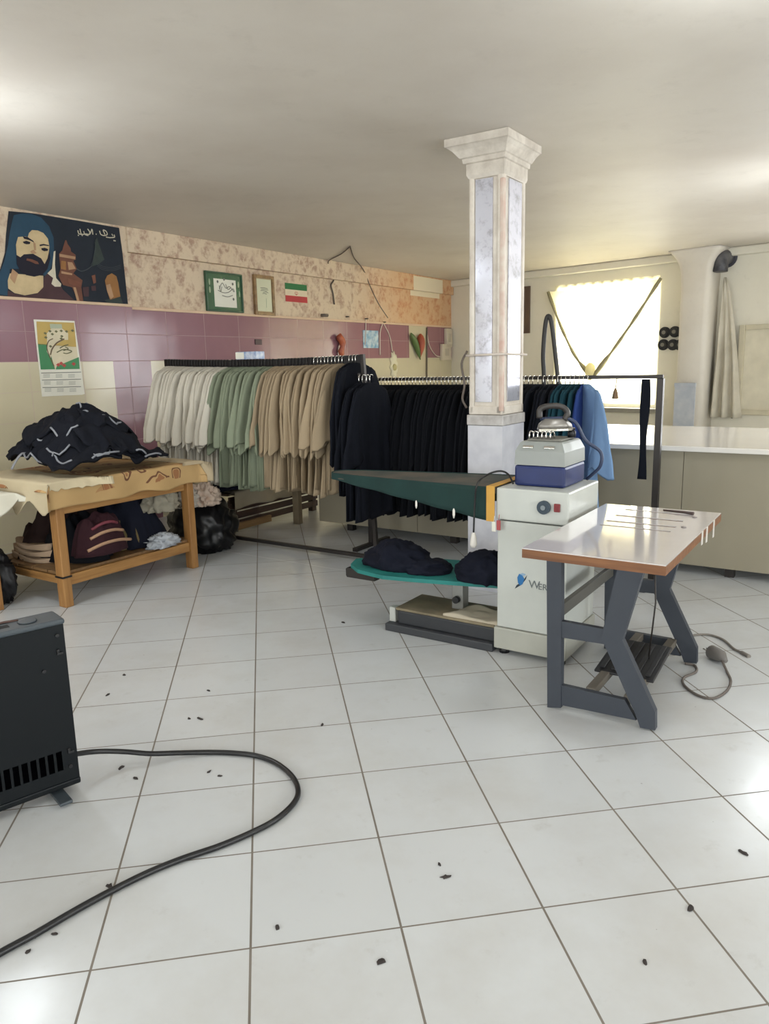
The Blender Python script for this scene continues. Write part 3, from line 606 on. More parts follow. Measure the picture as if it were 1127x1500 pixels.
b = MB(); b.tube(smooth_path([(vc0-.02, uc0+.02, 1.56), (vc0-.05, uc0, 1.48), (vc0-.03, uc0, 1.35), (vc0-.045, uc0, 1.26), (vc0-.02, uc0+.01, 1.2)], 5), .008, 6); tag(b.build('loose_cable', M_wire, None, None, AV), 'thin cable hanging loose along the left side of the column', 'cable')
# ------------------------------------------------------------------ cutting table
M_panel = mat('beige_panel', (156, 148, 128), 0.55, var=0.08, scale=1.5)
M_top = mat('white_table_laminate', (232, 228, 222), 0.16, var=0.03, scale=2, coat=0.4)
ct = thing('cutting_table', 'long white topped cutting table with beige panel sides behind the racks', 'table', W(0, 4.12, 0), AV)
v0, v1 = -3.12, 3.4
b = MB(); b.bb(v0, v1, 0, 1.62, .865, .9, .006); b.build('tabletop', M_top, ct)
n = 6
for k in range(n):
    a = v0+.05+(v1-v0-.1)*k/n; c = v0+.05+(v1-v0-.1)*(k+1)/n
    b = MB(); b.bb(a+.002, c-.002, .08, .10, .065, .862); b.build('front_panel', M_panel, ct)
    for y in (.14, 1.5):
        b = MB(); b.bb(a+.3, a+.36, y-.03, y+.03, 0, .862); b.build('leg', M_steel, ct)
b = MB(); b.bb(v0+.05, v0+.07, .104, 1.55, .065, .862); b.build('end_panel', M_panel, ct)
b = MB(); b.bb(v0+.2, v1-.2, .0, .0, 0, 0) if False else b.bb(v0+.075, v1-.05, 1.53, 1.55, .065, .862); b.build('back_panel', M_panel, ct)
# leaning post of the table's left end
p = at_z(437, 767); b = MB(); b.bb(-.035, .035, -.03, .03, 0, .9, .004); tag(b.build('wooden_post', mat('pale_grey_wood', (150, 136, 112), 0.7, rgb2=(126, 112, 92)), None, p, AV), 'pale upright post at the left end of the cutting table', 'post')
# ------------------------------------------------------------------ garments
def cloth(name, rgb, var=0.18, rough=0.9):
    t = NT(name); c = t.coords(); oi = t.n('ObjectInfo')
    a = lin(rgb); n = t.noise(c, 7, 4)
    base = t.mix(n, a, tuple(x*(1-var) for x in a[:3])+(1,))
    hs = t.n('HueSaturation'); t.put(hs.inputs['Value'], t.math('ADD', 0.92, t.math('MULTIPLY', oi.outputs['Random'], 0.16))); t.put(hs.inputs['Color'], base)
    t.put(t.b.inputs['Base Color'], hs.outputs[0]); t.b.inputs['Roughness'].default_value = rough; t.b.inputs['Specular IOR Level'].default_value = 0.2
    t.bump(t.noise(c, 18, 4, 0.6), 0.25, 0.01); return t.m
K_white, K_green, K_taupe = cloth('off_white_cloth', (208, 202, 188)), cloth('sage_green_cloth', (138, 146, 124)), cloth('taupe_cloth', (164, 146, 120))
K_navy, K_black, K_teal, K_blue = cloth('navy_cloth', (17, 20, 29)), cloth('black_cloth', (16, 18, 24)), cloth('dark_teal_cloth', (26, 62, 74)), cloth('light_blue_cloth', (124, 156, 196))
def garment(mt, seed, L=1.0, SL0=.68, wid=1.0, th=.012, slw=1.0):
    """body and two sleeves of a hanging tunic; origin at the rail, x along the rail, y across"""
    rnd = random.Random(seed)
    prof = [(-.040, .05), (-.050, .085), (-.068, .13), (-.100, .17), (-.14, .187), (-.24, .188), (-.4, .185), (-.55, .192), (-.7, .202), (-.85, .215), (-L+.02, .226), (-L, .228)]
    n = 28; b = MB(); rings = []; ph = rnd.random()*6
    for z, w in prof:
        q = min(1, max(0, (-z-.1)/.5)); ring = []
        for k in range(n):
            a = 2*PI*k/n; y = math.cos(a)*w*wid; f = .014*q*math.sin(y*38+ph)+.010*q*math.sin(y*71+ph*2)+.008*nz(y*9+seed, z*5, seed)
            t_ = th*(0.6+0.8*q)
            ring.append((math.sin(a)*t_+f, y, z+(.012*math.sin(y*40+ph) if z < -L+.03 else 0)))
        rings.append(ring)
    b.loft(rings); body = b.data('body', mt); sl = []
    for s in (-1, 1):
        b = MB(); rings = []; dx = rnd.uniform(-.022, .022); ang = rnd.uniform(-.55, .55); out = rnd.uniform(-.03, .04); SL = SL0+rnd.uniform(-.045, .025)
        path = [(-.075, .135, .010, .018), (-.105, .165, .012, .035), (-.19, .19, .015, .052), (-.3, .215, .016, .064), (-.45, .232+out*.5, .018, .074), (-SL*.86, .240+out, .021, .082), (-SL+.015, .243+out, .024, .088), (-SL, .245+out, .026, .090), (-SL+.012, .245+out, .018, .080), (-SL+.06, .243+out, .012, .06)]
        for i, (z, y, rx, ry) in enumerate(path):
            q = min(1, max(0, (-z-.12)/.4)); ring = []
            for k in range(14):
                a = 2*PI*k/14; px, py = math.sin(a)*rx, math.cos(a)*ry*slw
                px += .010*q*math.sin(py*60+ph+s)
                c_, s_ = math.cos(ang*q), math.sin(ang*q); px, py = px*c_-py*s_, px*s_+py*c_
                zz = z-(.045*math.cos(a)*s if -z > SL-.03 and i < 9 else 0)*.8 + (.014*math.sin(a*3+ph) if i >= 6 else 0)
                ring.append((px+dx*q+.010*nz(z*6, seed, s), s*y*wid+py, zz))
            rings.append(ring)
        b.loft(rings); sl.append(b.data('sleeve', mt))
    return body, sl
def make_hanger():
    b = MB(); b.tube(smooth_path([(0, -.18, -.125), (0, -.12, -.090), (0, 0, -.060), (0, .12, -.090), (0, .18, -.125)], 5), .005, 6)
    arm = b.data('arm', M_black)
    b = MB(); pts = [(0, 0, -.066), (0, 0, -.035)]+[(0, .018*math.cos(a)-.0, -.004+.020*math.sin(a)) for a in [PI*1.5+PI*1.1*k/8-.0 for k in range(0, 9)]]
    b.tube([(0, 0, -.058), (0, -.004, -.050), (0, -.020, -.043), (0, -.022, -.02), (0, -.0215, .002), (0, -.012, .0165), (0, .004, .0185), (0, .018, .012), (0, .0215, -.006)], .0032, 6); me = b.data('hook', M_chrome); me2 = me.copy(); me2.materials[0] = M_black; hook = (me, me2)
    return arm, hook
ARM, HOOK = make_hanger()
def hang(var, pos, rz, name, label, group, hlabel, cat='clothing', tilt=0.0, sc=1.0, dark=False):
    body, sl = var
    g = thing(name, label, cat, pos, rz, group); g.scale = (1, sc, sc)
    g.rotation_euler = (tilt, 0, rz)
    link('body', body, g)
    for q in sl: link('sleeve', q, g)
    h = thing('hanger', hlabel, 'hanger', pos, rz, 'hangers on the clothes rails')
    link('arm', ARM, h); link('hook', HOOK[1 if dark else 0], h)
    return g
NUM = lambda i: ordinal(i)
# ---- rack one: long rail with the light tunics
U1 = 3.38; va, vb = -4.075, -1.955
def z1f(v):
    q = (v-va)/(vb-va); return 1.562-0.012*q-0.13*q*(1-q)*0.6
M_rail = mat('black_rail', (26, 25, 27), 0.45, 0.3)
r1 = thing('clothes_rail', 'sagging black clothes rail carrying white, green and taupe tunics', 'clothes rail', W(0, U1, 0), AV)
b = MB(); b.loft([[(va+(vb-va)*k/16, y, z1f(va+(vb-va)*k/16)+z) for y, z in ((-.014, -.046), (.014, -.046), (.014, .012), (-.014, .012))] for k in range(17)], smooth=False); b.build('rail', M_rail, r1)
for v, vf in ((va+.02, va-.02), (vb+.002, vb+.085)):
    b = MB(); b.loft([[(x+dx, y, z) for dx, y in ((-.014, -.014), (.014, -.014), (.014, .014), (-.014, .014))] for x, z in ((vf, .03), (v, z1f(min(v, vb))+.014))], smooth=False); b.build('post', M_steel, r1)
b = MB(); b.bb(va-.04, va, -.28, .28, .0, .03, .004); b.build('foot', M_steel, r1)
b = MB(); b.bb(vb+.07, vb+.10, -.03, .28, .0, .03, .004); b.build('foot', M_steel, r1)
b = MB(); b.bb(vb-.01, vb+.07, -.03, -.016, 1.385, 1.40); b.bb(vb-.012, vb+.002, -.05, -.03, 1.385, 1.43); b.build('side_hook', M_steel, r1)
b = MB(); b.bb(va, vb+.10, -.016, .016, .030, .058, .003); b.build('base_bar', M_steel, r1)
sets = [('off-white', K_white, va+.035, -3.30, 'off white tunics on the rail'), ('sage green', K_green, -3.28, -2.80, 'sage green tunics on the rail'), ('taupe', K_taupe, -2.775, -2.105, 'taupe tunics on the rail'), ('navy', K_navy, -2.08, -1.985, 'navy tunics on the end of the rail')]
rnd = random.Random(11)
for cn, km, p, q, grp in sets:
    cnt = max(3, round((q-p)/.034)); vs = [garment(km, 3+k*7, L=1.0, SL0=.67 if cn != 'navy' else .72, slw=1.0) for k in range(6)]
    for k in range(cnt):
        v = p+(q-p)*(k+.5)/cnt
        hang(vs[rnd.randrange(6)], W(v, U1, z1f(v)-.004), AV+rnd.uniform(-.13, .13), 'tunic', '%s tunic on the sagging rail, %s of its colour from the left' % (cn, NUM(k)), grp,
             'hanger of the %s %s tunic from the left' % (NUM(k), cn), tilt=rnd.uniform(-.02, .02), sc=rnd.uniform(.97, 1.02), dark=cn in ('off-white', 'sage green') or (cn == 'taupe' and k < cnt*.55))
vs = [garment(K_navy, 31+k*7, L=1.03, SL0=.66) for k in range(3)]
for k in range(4): hang(vs[k % 3], W(-1.955+k*.033, U1-.035, 1.40), AV+rnd.uniform(-.12, .12), 'tunic', 'navy tunic on the side hook of the sagging rail, %s from the rail' % NUM(k), 'navy tunics on the side hook', 'hanger of the %s navy tunic on the side hook' % NUM(k))
# blue box lying on that rail
p = at_u(367, 526, U1); bx = thing('small_box', 'small blue and white box resting on the sagging rail', 'box', W(p.x, U1, z1f(p.x)+.016), AV)
b = MB(); b.bb(-.11, .11, -.05, .05, 0, .06, .003); b.build('carton', mat('blue_white_print', (110, 136, 182), 0.35, rgb2=(204, 210, 220), scale=22), bx)
b = MB(); b.bb(-.112, -.02, -.052, -.0505, .004, .056); b.build('white_label', M_paper, bx)
# ---- rack two: dark clothes, then teal and light blue, behind the column
U2, ZR = 3.845, 1.372
r2 = thing('clothes_rail', 'straight dark clothes rail passing behind the column with dark tunics', 'clothes rail', W(0, U2, 0), AV)
b = MB(); b.bb(-2.28, .062, -.013, .013, ZR-.012, ZR+.012, .003); b.build('rail', M_steel, r2)
for v in (-2.235, .048):
    b = MB(); b.bb(v-.02, v+.02, -.02, .02, .03, ZR-.0125); b.build('post', M_steel, r2)
    b = MB(); b.bb(v-.022, v+.022, -.25, .25, 0, .03, .004); b.build('foot', M_steel, r2)
vs = [garment(K_black, 40+k*5, L=1.02, SL0=.66, wid=1.02) for k in range(4)]; cnt = 44
for k in range(cnt):
    v = -2.20+(-.80+2.20)*(k+.5)/cnt
    hang(vs[rnd.randrange(4)], W(v, U2, ZR-.004), AV+rnd.uniform(-.10, .10), 'tunic', 'black tunic on the straight rail, %s from the left' % NUM(k), 'black tunics left of the column', 'hanger of the %s black tunic from the left' % NUM(k), sc=rnd.uniform(.97, 1.02))
vs = [garment(K_navy, 70+k*5, L=.95, SL0=.62) for k in range(2)]; vt = [garment(K_teal, 80+k*5, L=.92, SL0=.6) for k in range(3)]
for k in range(5): hang(vs[k % 2], W(-.775+k*.035, U2, ZR-.004), AV+rnd.uniform(-.1, .1), 'tunic', 'navy tunic right behind the column, %s from the column' % NUM(k), 'navy tunics right of the column', 'hanger of the %s navy tunic right of the column' % NUM(k))
for k in range(5): hang(vt[k % 3], W(-.61+k*.032, U2, ZR-.004), AV+rnd.uniform(-.1, .1), 'tunic', 'dark teal tunic beside the blue shirt, %s from the column' % NUM(k), 'dark teal tunics', 'hanger of the %s dark teal tunic' % NUM(k))
vb_ = garment(cloth('royal_blue_cloth', (40, 62, 120)), 91, L=.86, SL0=.6); hang(vb_, W(-.455, U2, ZR-.004), AV+.1, 'tunic', 'royal blue tunic tucked behind the light blue shirt', None, 'hanger of the royal blue tunic')
vl = garment(K_blue, 95, L=.93, SL0=.60, wid=.95, th=.03, slw=1.1); hang(vl, W(-.43, U2-.03, ZR-.004), AV+.80, 'shirt', 'light blue shirt last on the rail beside the steam generator', None, 'hanger of the light blue shirt', sc=1.0)
b = MB(); b.grid(lambda p, q: ((p-.5)*(.052+.012*math.sin(q*7)), .008*math.sin(q*9), -q*.655-.002), 4, 24, .006); o = b.build('hanging_strip', K_navy, None, W(-.045, U2, ZR-.014), AV); tag(o, 'long dark cloth strip hanging down from the rail end', 'strip')
tg = thing('hanging_tag', 'small brown tag hanging on a string in front of the window', 'tag', W(-.235, U2, ZR-.012), AV)
b = MB(); b.tube([(0, 0, 0), (.004, -.02, -.03), (0, -.02, -.062)], .003, 5); b.build('string', M_cord, tg)
b = MB(); b.loft([[(x*s, -.02+y*s*.5, z) for x, y in ((-.02, 0), (0, -.012), (.02, 0), (0, .012))] for z, s in ((-.06, .3), (-.09, .8), (-.125, 1.1), (-.13, .9))]); b.build('tag_card', mat('brown_card', (128, 100, 70), 0.7), tg)
# loop of black hose standing up behind the rail
hp = [at_u(797, 560, 4.6), at_u(796, 520, 4.6), at_u(799, 478, 4.6), at_u(803, 463, 4.6), at_u(808, 472, 4.6), at_u(813, 510, 4.6), at_u(818, 560, 4.6)]
hp = [Vector((hp[0].x-.02, 4.6, .915))]+hp+[Vector((hp[-1].x+.03, 4.62, .915))]
b = MB(); b.tube(smooth_path(hp, 6), .017, 10); tag(b.build('hose_loop', mat('black_ribbed_hose', (46, 44, 42), 0.5), None, None, AV), 'tall loop of stiff black hose standing behind the rail', 'hose')
# ------------------------------------------------------------------ ironing machine
M_enam = mat('white_enamel', (196, 199, 193), 0.35, var=0.08, scale=4); M_enam2 = mat('grey_enamel', (176, 176, 166), 0.4, var=0.12, scale=4)
M_teal = mat('teal_cover', (36, 128, 122), 0.6, rgb2=(30, 110, 106)); M_green = mat('dark_green_cover', (14, 50, 47), 0.85, var=0.25, scale=7)
M_pad = mat('scorched_pad', (92, 84, 74), 0.9, rgb2=(58, 66, 62), scale=5)
im = thing('ironing_machine', 'white enamel vacuum ironing machine with a long green ironing board', 'ironing machine', W(-.32, 2.19, 0), AV)
cw, cd = .365, .43
b = MB(); b.bb(0, cw, 0, cd, .145, .705, .006); b.build('cabinet', M_enam, im)
b = MB(); b.bb(-.006, cw+.006, -.006, cd+.006, .711, .872, .008); b.build('cabinet_top', M_enam, im)
b = MB(); b.bb(-.012, cw+.008, -.012, cd+.012, .03, .143, .005); b.build('plinth', M_enam2, im)
for x in (.03, cw-.03):
    for y in (.03, cd-.03):
        b = MB(); b.cyl((x, y, 0), (x, y, .029), .026, 12); b.build('foot', M_black, im)
def facept(x, y): p = at_u(x, y, 2.184); return (p.x+.32, p.z)
dx, dz = facept(798, 743)
b = MB(); b.cyl((dx, -.0065, dz), (dx, -.024, dz), .033, 24); b.build('dial', mat('blue_grey_dial', (52, 66, 78), 0.3), im)
b = MB(); b.cyl((dx, -.0245, dz), (dx, -.030, dz), .012, 14); b.build('dial_cap', mat('dial_cap_grey', (128, 136, 140), 0.3), im)
sx, sz = facept(817, 744)
b = MB(); b.bb(sx-.015, sx+.015, -.018, -.0065, sz-.02, sz+.02, .003); b.build('switch', mat('red_switch', (120, 32, 36), 0.35), im)
# maker's mark
lx, lz = facept(762, 850)
b = MB(); b.mi = 0; to = lambda a, c, e: (a, e, c)
b.prism([(lx-.030, lz-.050), (lx-.020, lz-.030), (lx+.012, lz-.004), (lx+.036, lz+.030), (lx+.028, lz+.006), (lx+.004, lz-.026)], -.0012, to, -.0002)
b.mi = 1; b.prism([(lx-.012, lz-.016), (lx-.016, lz+.012), (lx-.006, lz+.032), (lx+.010, lz+.026), (lx+.022, lz+.008), (lx+.012, lz-.020), (lx, lz-.028)], -.0024, to, -.0013)
b.mi = 2; b.prism([(lx-.004, lz+.030), (lx+.010, lz+.038), (lx+.030, lz+.034), (lx+.016, lz+.022)], -.0024, to, -.0013)
b.build('emblem', [mat('dark_blue_mark', (38, 52, 66), 0.4), mat('blue_mark', (38, 112, 172), 0.35), mat('pale_blue_mark', (150, 180, 206), 0.35)], im)
def text(name, body, size, mt, parent, loc, ext=.0006):
    c = bpy.data.curves.new(name, 'FONT'); c.body = body; c.size = size; c.extrude = ext; c.align_x = 'LEFT'
    t = bpy.data.objects.new(name, c); dg = bpy.context.evaluated_depsgraph_get(); COL.objects.link(t); dg.update()
    me = bpy.data.meshes.new_from_object(t.evaluated_get(dg)); bpy.data.objects.remove(t); me.materials.clear(); me.materials.append(mt)
    o = link(name, me, parent, loc); o.rotation_euler = (PI/2, 0, 0); return o
M_txt = mat('grey_lettering', (104, 110, 110), 0.5)
tx, tz = facept(774, 861)
text('lettering', 'W', .058, M_txt, im, (tx, -.0012, tz)); text('lettering', 'ERM', .044, M_txt, im, (tx+.050, -.0012, tz-.002))
# trestle base
b = MB(); b.bb(-.62, -.02, .015, .30, .045, .125, .01); b.build('base_box', mat('dark_base', (50, 52, 56), 0.55), im)
b = MB(); b.bb(-.63, -.02, .01, .305, .1255, .14, .004); b.build('base_lid', mat('dusty_board', (138, 126, 102), 0.75, rgb2=(112, 102, 82)), im)
b = MB(); b.bb(-.69, -.02, -.012, .33, 0.0, .044, .006); b.build('base_skirt', mat('dark_skirt', (58, 60, 64), 0.6), im)
b = MB(); b.bb(-.685, -.645, .03, .085, .0445, .13, .004); b.build('white_end_block', M_enam, im)
# support post of the board
b = MB(); b.bb(-.345, -.275, .15, .22, .1405, .312, .004); b.build('support_post', mat('grey_metal', (150, 150, 146), 0.4, 0.5), im)
b = MB(); b.cyl((-.31, .1495, .2), (-.31, .125, .2), .02, 14); b.build('knob', M_black, im)
# ironing board
def outline(t):   # half widths along the board, t = 0 tip .. 1 machine
    return .075+.135*min(1, t*1.15)**.8
N = 18; yc = .20
pts = []
for k in range(N+1):
    t = k/N; x = -1.10+t*1.09; pts.append((x, t))
nose = [(-1.10-.07*math.sin(a), .075*math.cos(a)) for a in [PI*k/8 for k in range(1, 8)]]
top_b = [(x, yc+outline(t)) for x, t in reversed(pts)]; top_f = [(x, yc-outline(t)) for x, t in pts]
ring2 = top_b+[(x, yc+y) for x, y in nose]+top_f      # open at the machine end
zt = lambda x: .872+.012*min(0, x)+.0*x
b = MB(); poly = ring2
A = [b.bm.verts.new((x, y, zt(x))) for x, y in poly]; B = [b.bm.verts.new((x, y, zt(x)-.03)) for x, y in poly]
n = len(A); fs = [b.bm.faces.new(A), b.bm.faces.new(list(reversed(B)))]+[b.bm.faces.new((A[i], B[i], B[(i+1) % n], A[(i+1) % n])) for i in range(n)]
b._fin(fs, False); b.build('board_pad', M_pad, im)
def skirt_d(x): t = min(1, max(0, (x+1.23)/1.2)); return .03+.145*t**1.1
b = MB(); fp = smooth_path([(x, y, 0) for x, y in [(x, y) for x, y in reversed(top_f)][0:]+[(x, yc+y) for x, y in reversed(nose)]+[(x, y) for x, y in reversed(top_b)]], 1)
fp = [(p.x, p.y) for p in fp]
def sk(p, q):
    i = min(len(fp)-2, int(p*(len(fp)-1))); f = p*(len(fp)-1)-i; x = fp[i][0]*(1-f)+fp[i+1][0]*f; y = fp[i][1]*(1-f)+fp[i+1][1]*f
    s = 1.012; yy = yc+(y-yc)*1.03
    w = .006*math.sin(p*60)*q
    return (x-.004, yy+(w if yy > yc else -w), zt(x)+.004-q*skirt_d(x))
b.grid(sk, 110, 6, .004); b.build('board_skirt', M_green, im)
b = MB(); b.bb(-.052, -.008, yc-.222, yc-.2165, .70, .876); b.bb(-.052, -.008, yc-.222, yc+.2, .8762, .880); b.build('yellow_trim', mat('yellow_band', (206, 156, 66), 0.6), im)
# lower shelf on a cantilever tube
b = MB(); SZ = .335
poly = [(q.x+.32, q.y-2.19) for q in (vu(at_z(x, y, SZ)) for x, y in ((734, 856), (668, 852), (602, 847), (560, 843), (524, 834), (514, 826), (522, 818), (560, 816), (640, 818), (734, 822)))]
poly[0] = (-.013, poly[0][1]); poly[-1] = (-.013, poly[-1][1])
b.prism(poly, SZ, lambda a, c, e: (a, c, e), SZ-.022); b.build('shelf', M_teal, im)
b = MB(); b.bb(-1.0, -.80, .055, .110, .255, .3125, .003); b.build('shelf_tube', M_steel, im)
b = MB(); b.bb(-1.008, -1.0005, .060, .105, .260, .307, .002); b.build('tube_cap', M_black, im)
b = MB(); b.bb(-.52, -.40, .12, .20, .29, .3125, .002); b.build('shelf_bracket', mat('teal_bracket', (24, 84, 80), 0.5), im)
# maker's paper tags and pegs on the skirt
def clip(name, px, mt, lb, r=.008, d=.045):
    p = at_u(px[0], px[1], 2.145); b = MB(); b.loft([[(r*s*math.cos(a), .35*r*s*math.sin(a), z) for a in [2*PI*k/8 for k in range(8)]] for z, s in ((d, .4), (d*.6, 1), (-d*.3, 1.1), (-d, .5))]); o = b.build(name, mt, None, W(p.x, 2.145, p.z), AV); tag(o, lb, 'clip')
clip('cloth_clip', (610, 739), M_white, 'white clip on the green skirt, left one', .006, .022); clip('cloth_clip', (665, 752), M_white, 'white clip on the green skirt, right one', .007, .026)
for (px, lb, mt) in (((727, 770), 'white paper tag hanging at the machine corner', M_paper), ((734, 768), 'red paper tag hanging at the machine corner', mat('red_tag', (170, 70, 74), 0.5))):
    p = at_u(px[0], px[1], 2.165); b = MB(); b.bb(-.011, .011, -.002, .002, -.03, .02, .0015); b.tube([(0, 0, .02), (.004, 0, .05)], .0015, 5); tag(b.build('paper_tag', mt, None, W(p.x-.01, 2.160, p.z), AV), lb, 'tag')
# steam generator standing on the cabinet
sg = thing('steam_generator', 'grey and blue steam generator standing on the white ironing machine', 'steam generator', W(-.275, 2.285, .8725), AV)
gw, gd = .265, .30
b = MB(); b.bb(0, gw, 0, gd, .0, .105, .014); b.build('lower_housing', mat('blue_plastic', (32, 46, 98), 0.45, rgb2=(28, 40, 86)), sg)
b = MB(); rings = []
for z, e in ((.106, .002), (.175, .004), (.18, .006), (.215, .022), (.222, .03)): rings.append([(e, e, z), (gw-e, e, z), (gw-e, gd-e, z), (e, gd-e, z)])
b.loft(rings, smooth=False); b.build('upper_housing', mat('grey_plastic', (146, 150, 146), 0.4, var=0.06), sg)
b = MB(); b.bb(.045, gw-.045, .06, gd-.05, .2225, .232, .003); b.build('rest_mat', mat('grey_rubber', (128, 126, 118), 0.7), sg)
for x in (.07, .18):
    b = MB(); b.box((x, .0105, .198), (.055, .006, .014), .002, rot=Matrix.Rotation(math.radians(-25), 3, 'X')); b.build('control', M_chrome, sg)
for k in range(6):
    b = MB(); x = .055+k*.022; b.tube(smooth_path([(x, .06, .2325), (x, .062, .262), (x, .085, .268), (x, .11, .258), (x, .115, .2325)], 3), .004, 6); b.build('rest_wire', M_chrome, sg)
b = MB(); b.lathe([(.003, .2325), (.02, .2325), (.02, .262), (.013, .268), (.003, .27)], (.225, .2, 0), 14); b.build('filler_cap', M_black, sg)
ir = thing('steam_iron', 'steam iron with dark handle resting on the steam generator', 'iron', W(-.275+.155, 2.285+.15, .8725+.272), AV+.5)
sole = [(-.085, -.045), (-.09, 0), (-.085, .045), (.0, .05), (.06, .035), (.1, 0), (.06, -.035), (.0, -.05)]
b = MB(); b.loft([[(x*s, y*s, z) for x, y in sole] for z, s in ((-.002, 1), (.008, 1), (.010, .95))], smooth=False); b.build('soleplate', M_chrome, ir)
b = MB(); b.loft([[(x*s-.005, y*s, z) for x, y in sole] for z, s in ((.0105, .92), (.03, .86), (.05, .62), (.056, .5))]); b.build('iron_body', mat('silver_body', (150, 146, 140), 0.35, 0.5), ir)
b = MB(); b.tube(smooth_path([(.045, 0, .05), (.06, 0, .085), (.03, 0, .115), (-.03, 0, .12), (-.075, 0, .105), (-.08, 0, .06)], 5), [.015]*26, 10); b.build('handle', mat('dark_handle', (52, 48, 46), 0.4), ir)
hs = [Vector((-.195, 2.42, 1.20)), at_u(838, 615, 2.47), at_u(858, 645, 2.5), at_u(880, 662, 2.52), at_u(880, 682, 2.52), at_u(868, 695, 2.54), Vector((.01, 2.56, .885))]
b = MB(); b.tube(smooth_path(hs, 6), .0085, 8); tag(b.build('steam_hose', mat('dark_blue_hose', (44, 56, 84), 0.5), None, None, AV), 'dark blue steam hose curving from the iron to the machine top', 'hose')
# cord lying over the board
cp = [at_u(752, 708, 2.22), at_u(745, 695, 2.3), at_u(733, 690, 2.3), at_u(715, 695, 2.25), at_u(700, 708, 2.145), at_u(696, 735, 2.145), at_u(694, 782, 2.145)]
co_ = thing('power_cord', 'black cord looped over the ironing board with a white plug hanging', 'cord', W(0, 0, 0), AV)
b = MB(); b.tube(smooth_path(cp, 6), .005, 8); b.build('cable', M_black, co_)
b = MB(); b.lathe([(.003, .03), (.011, .02), (.016, -.01), (.019, -.035), (.012, -.05), (.003, -.052)], (cp[-1].x, cp[-1].y, cp[-1].z-.02), 12); b.build('plug', M_white, co_)
# clothes on the lower shelf and rag on the base
M_navyp = cloth('dark_navy_pile', (22, 25, 38))
for nm, px, lb, rx, ry, h, sd in (('folded_clothes', (560, 838), 'heap of folded navy clothes on the left end of the teal shelf', .20, .14, .15, 3.1), ('navy_garment', (612, 840), 'flat navy garment lying right of the heap on the teal shelf', .15, .12, .07, 8.4), ('navy_garment', (712, 850), 'mound of navy cloth on the teal shelf against the machine', .17, .14, .155, 5.7)):
    p = at_z(px[0], px[1], .335); q = vu(p); hp_ = crumple(rx, ry, h*.75, sd, amp=.22, freq=1.3, flat=.25)
    x_, y_ = q.x, min(max(q.y, 2.36), 2.44)
    o = hp_.build(nm, M_navyp, None, W(x_, y_, .3365), AV); tag(o, lb, 'clothes')
def rag(p, q):
    x = (p-.5)*.36; y = (q-.5)*.22; e = nz(p*3, q*3, 4)
    dr = max(0, -(y+.085))
    return (x*(1+.25*e)+.05*q, y+dr*.7, .006+.022*abs(nz(p*3, q*2.5, 8))-dr*.9+.003*math.sin(p*9))
b = MB(); b.grid(rag, 36, 24, .003); p = at_z(702, 912, .15); q = vu(p); tag(b.build('cleaning_rag', mat('cream_rag', (186, 176, 156), 0.9), None, W(-.465, 2.30, .141), AV), 'crumpled cream rag lying on the dark base of the ironing machine', 'rag')
# ------------------------------------------------------------------ sewing machine table
M_frame_g = mat('blue_grey_frame', (58, 63, 72), 0.5, var=0.1, scale=5); M_frame_d = M_frame_g
M_lam = mat('glossy_white_laminate', (214, 208, 206), 0.10, var=0.05, scale=4, coat=0.6)
M_edge = wood('chipboard_edge', (132, 88, 54), (104, 66, 40))
st = thing('sewing_table', 'white topped sewing machine table on blue grey metal legs without its machine', 'table', W(0, 0, 0), AV)
ta0, ta1, tu0, tu1, tz0, tz1 = .092, .650, 1.535, 2.625, .712, .752
b = MB(); zl = tz1-.004
def slab(b, a, c, p, q): b.bb(a, c, p, q, zl, tz1)
slits = [(2.095, 2.118), (2.195, 2.222), (2.335, 2.365), (2.50, 2.525)]
slab(b, ta0, .225, tu0, tu1); slab(b, .535, ta1, tu0, tu1); y = tu0
for a, c in slits: slab(b, .225, .535, y, a); y = c
slab(b, .225, .535, y, tu1); b.build('laminate_top', M_lam, st)
b = MB()
def core(a, c, p, q): b.bb(a, c, p, q, tz0, zl-.0004)
core(ta0, .225, tu0, tu1); core(.535, ta1, tu0, tu1); y = tu0
for a, c in slits: core(.225, .535, y, a); y = c
core(.225, .535, y, tu1); b.build('core_board', M_edge, st)
b = MB(); b.bb(.2, .56, 2.05, 2.56, tz0-.05, tz0-.002); b.build('drip_pan', mat('black_pan', (30, 28, 28), 0.6), st)
def prof(px, u): return [(at_u(x, y, u).x, max(0.0, at_u(x, y, u).z)) for x, y in px]
YZ = lambda u: (lambda a, c, e: (a, u+e, c))
F = 1.72
P_post = prof([(801, 806), (823, 808), (822, 1037), (802, 1036)], F)
P_knee = prof([(907, 822), (948, 822), (912, 938), (960, 1044), (960, 1070), (938, 1066), (931, 1046), (881, 934)], F)
P_upbar = prof([(820, 910), (884, 922), (890, 945), (820, 934)], F)
P_lobar = prof([(820, 1004), (915, 1026), (932, 1056), (820, 1033)], F)
clampz = lambda P: [(a, min(c, tz0)) for a, c in P]
for u in (F, F+.80):
    for nm, pp in (('straight_leg', P_post), ('bent_leg', P_knee), ('upper_crossbar', P_upbar), ('lower_crossbar', P_lobar)):
        b = MB(); t = .036 if 'leg' in nm else .026; b.prism(clampz(pp), t, YZ(u+(0 if 'leg' in nm else .004))); b.build(nm, M_frame_g, st)
pc = [sum(p[0] for p in P_post)/4, 0]
b = MB(); b.bb(pc[0]-.012, pc[0]+.012, F+.037, F+.799, .40, .455, .003); b.build('upper_stretcher', mat('grey_stretcher', (92, 90, 84), 0.5), st)
b = MB(); b.bb(.30, .34, F+.03, F+.799, .085, .12, .003); b.bb(.46, .50, F+.03, F+.799, .085, .12, .003); b.build('lower_stretcher', mat('grey_brown_bar', (104, 98, 88), 0.55), st)
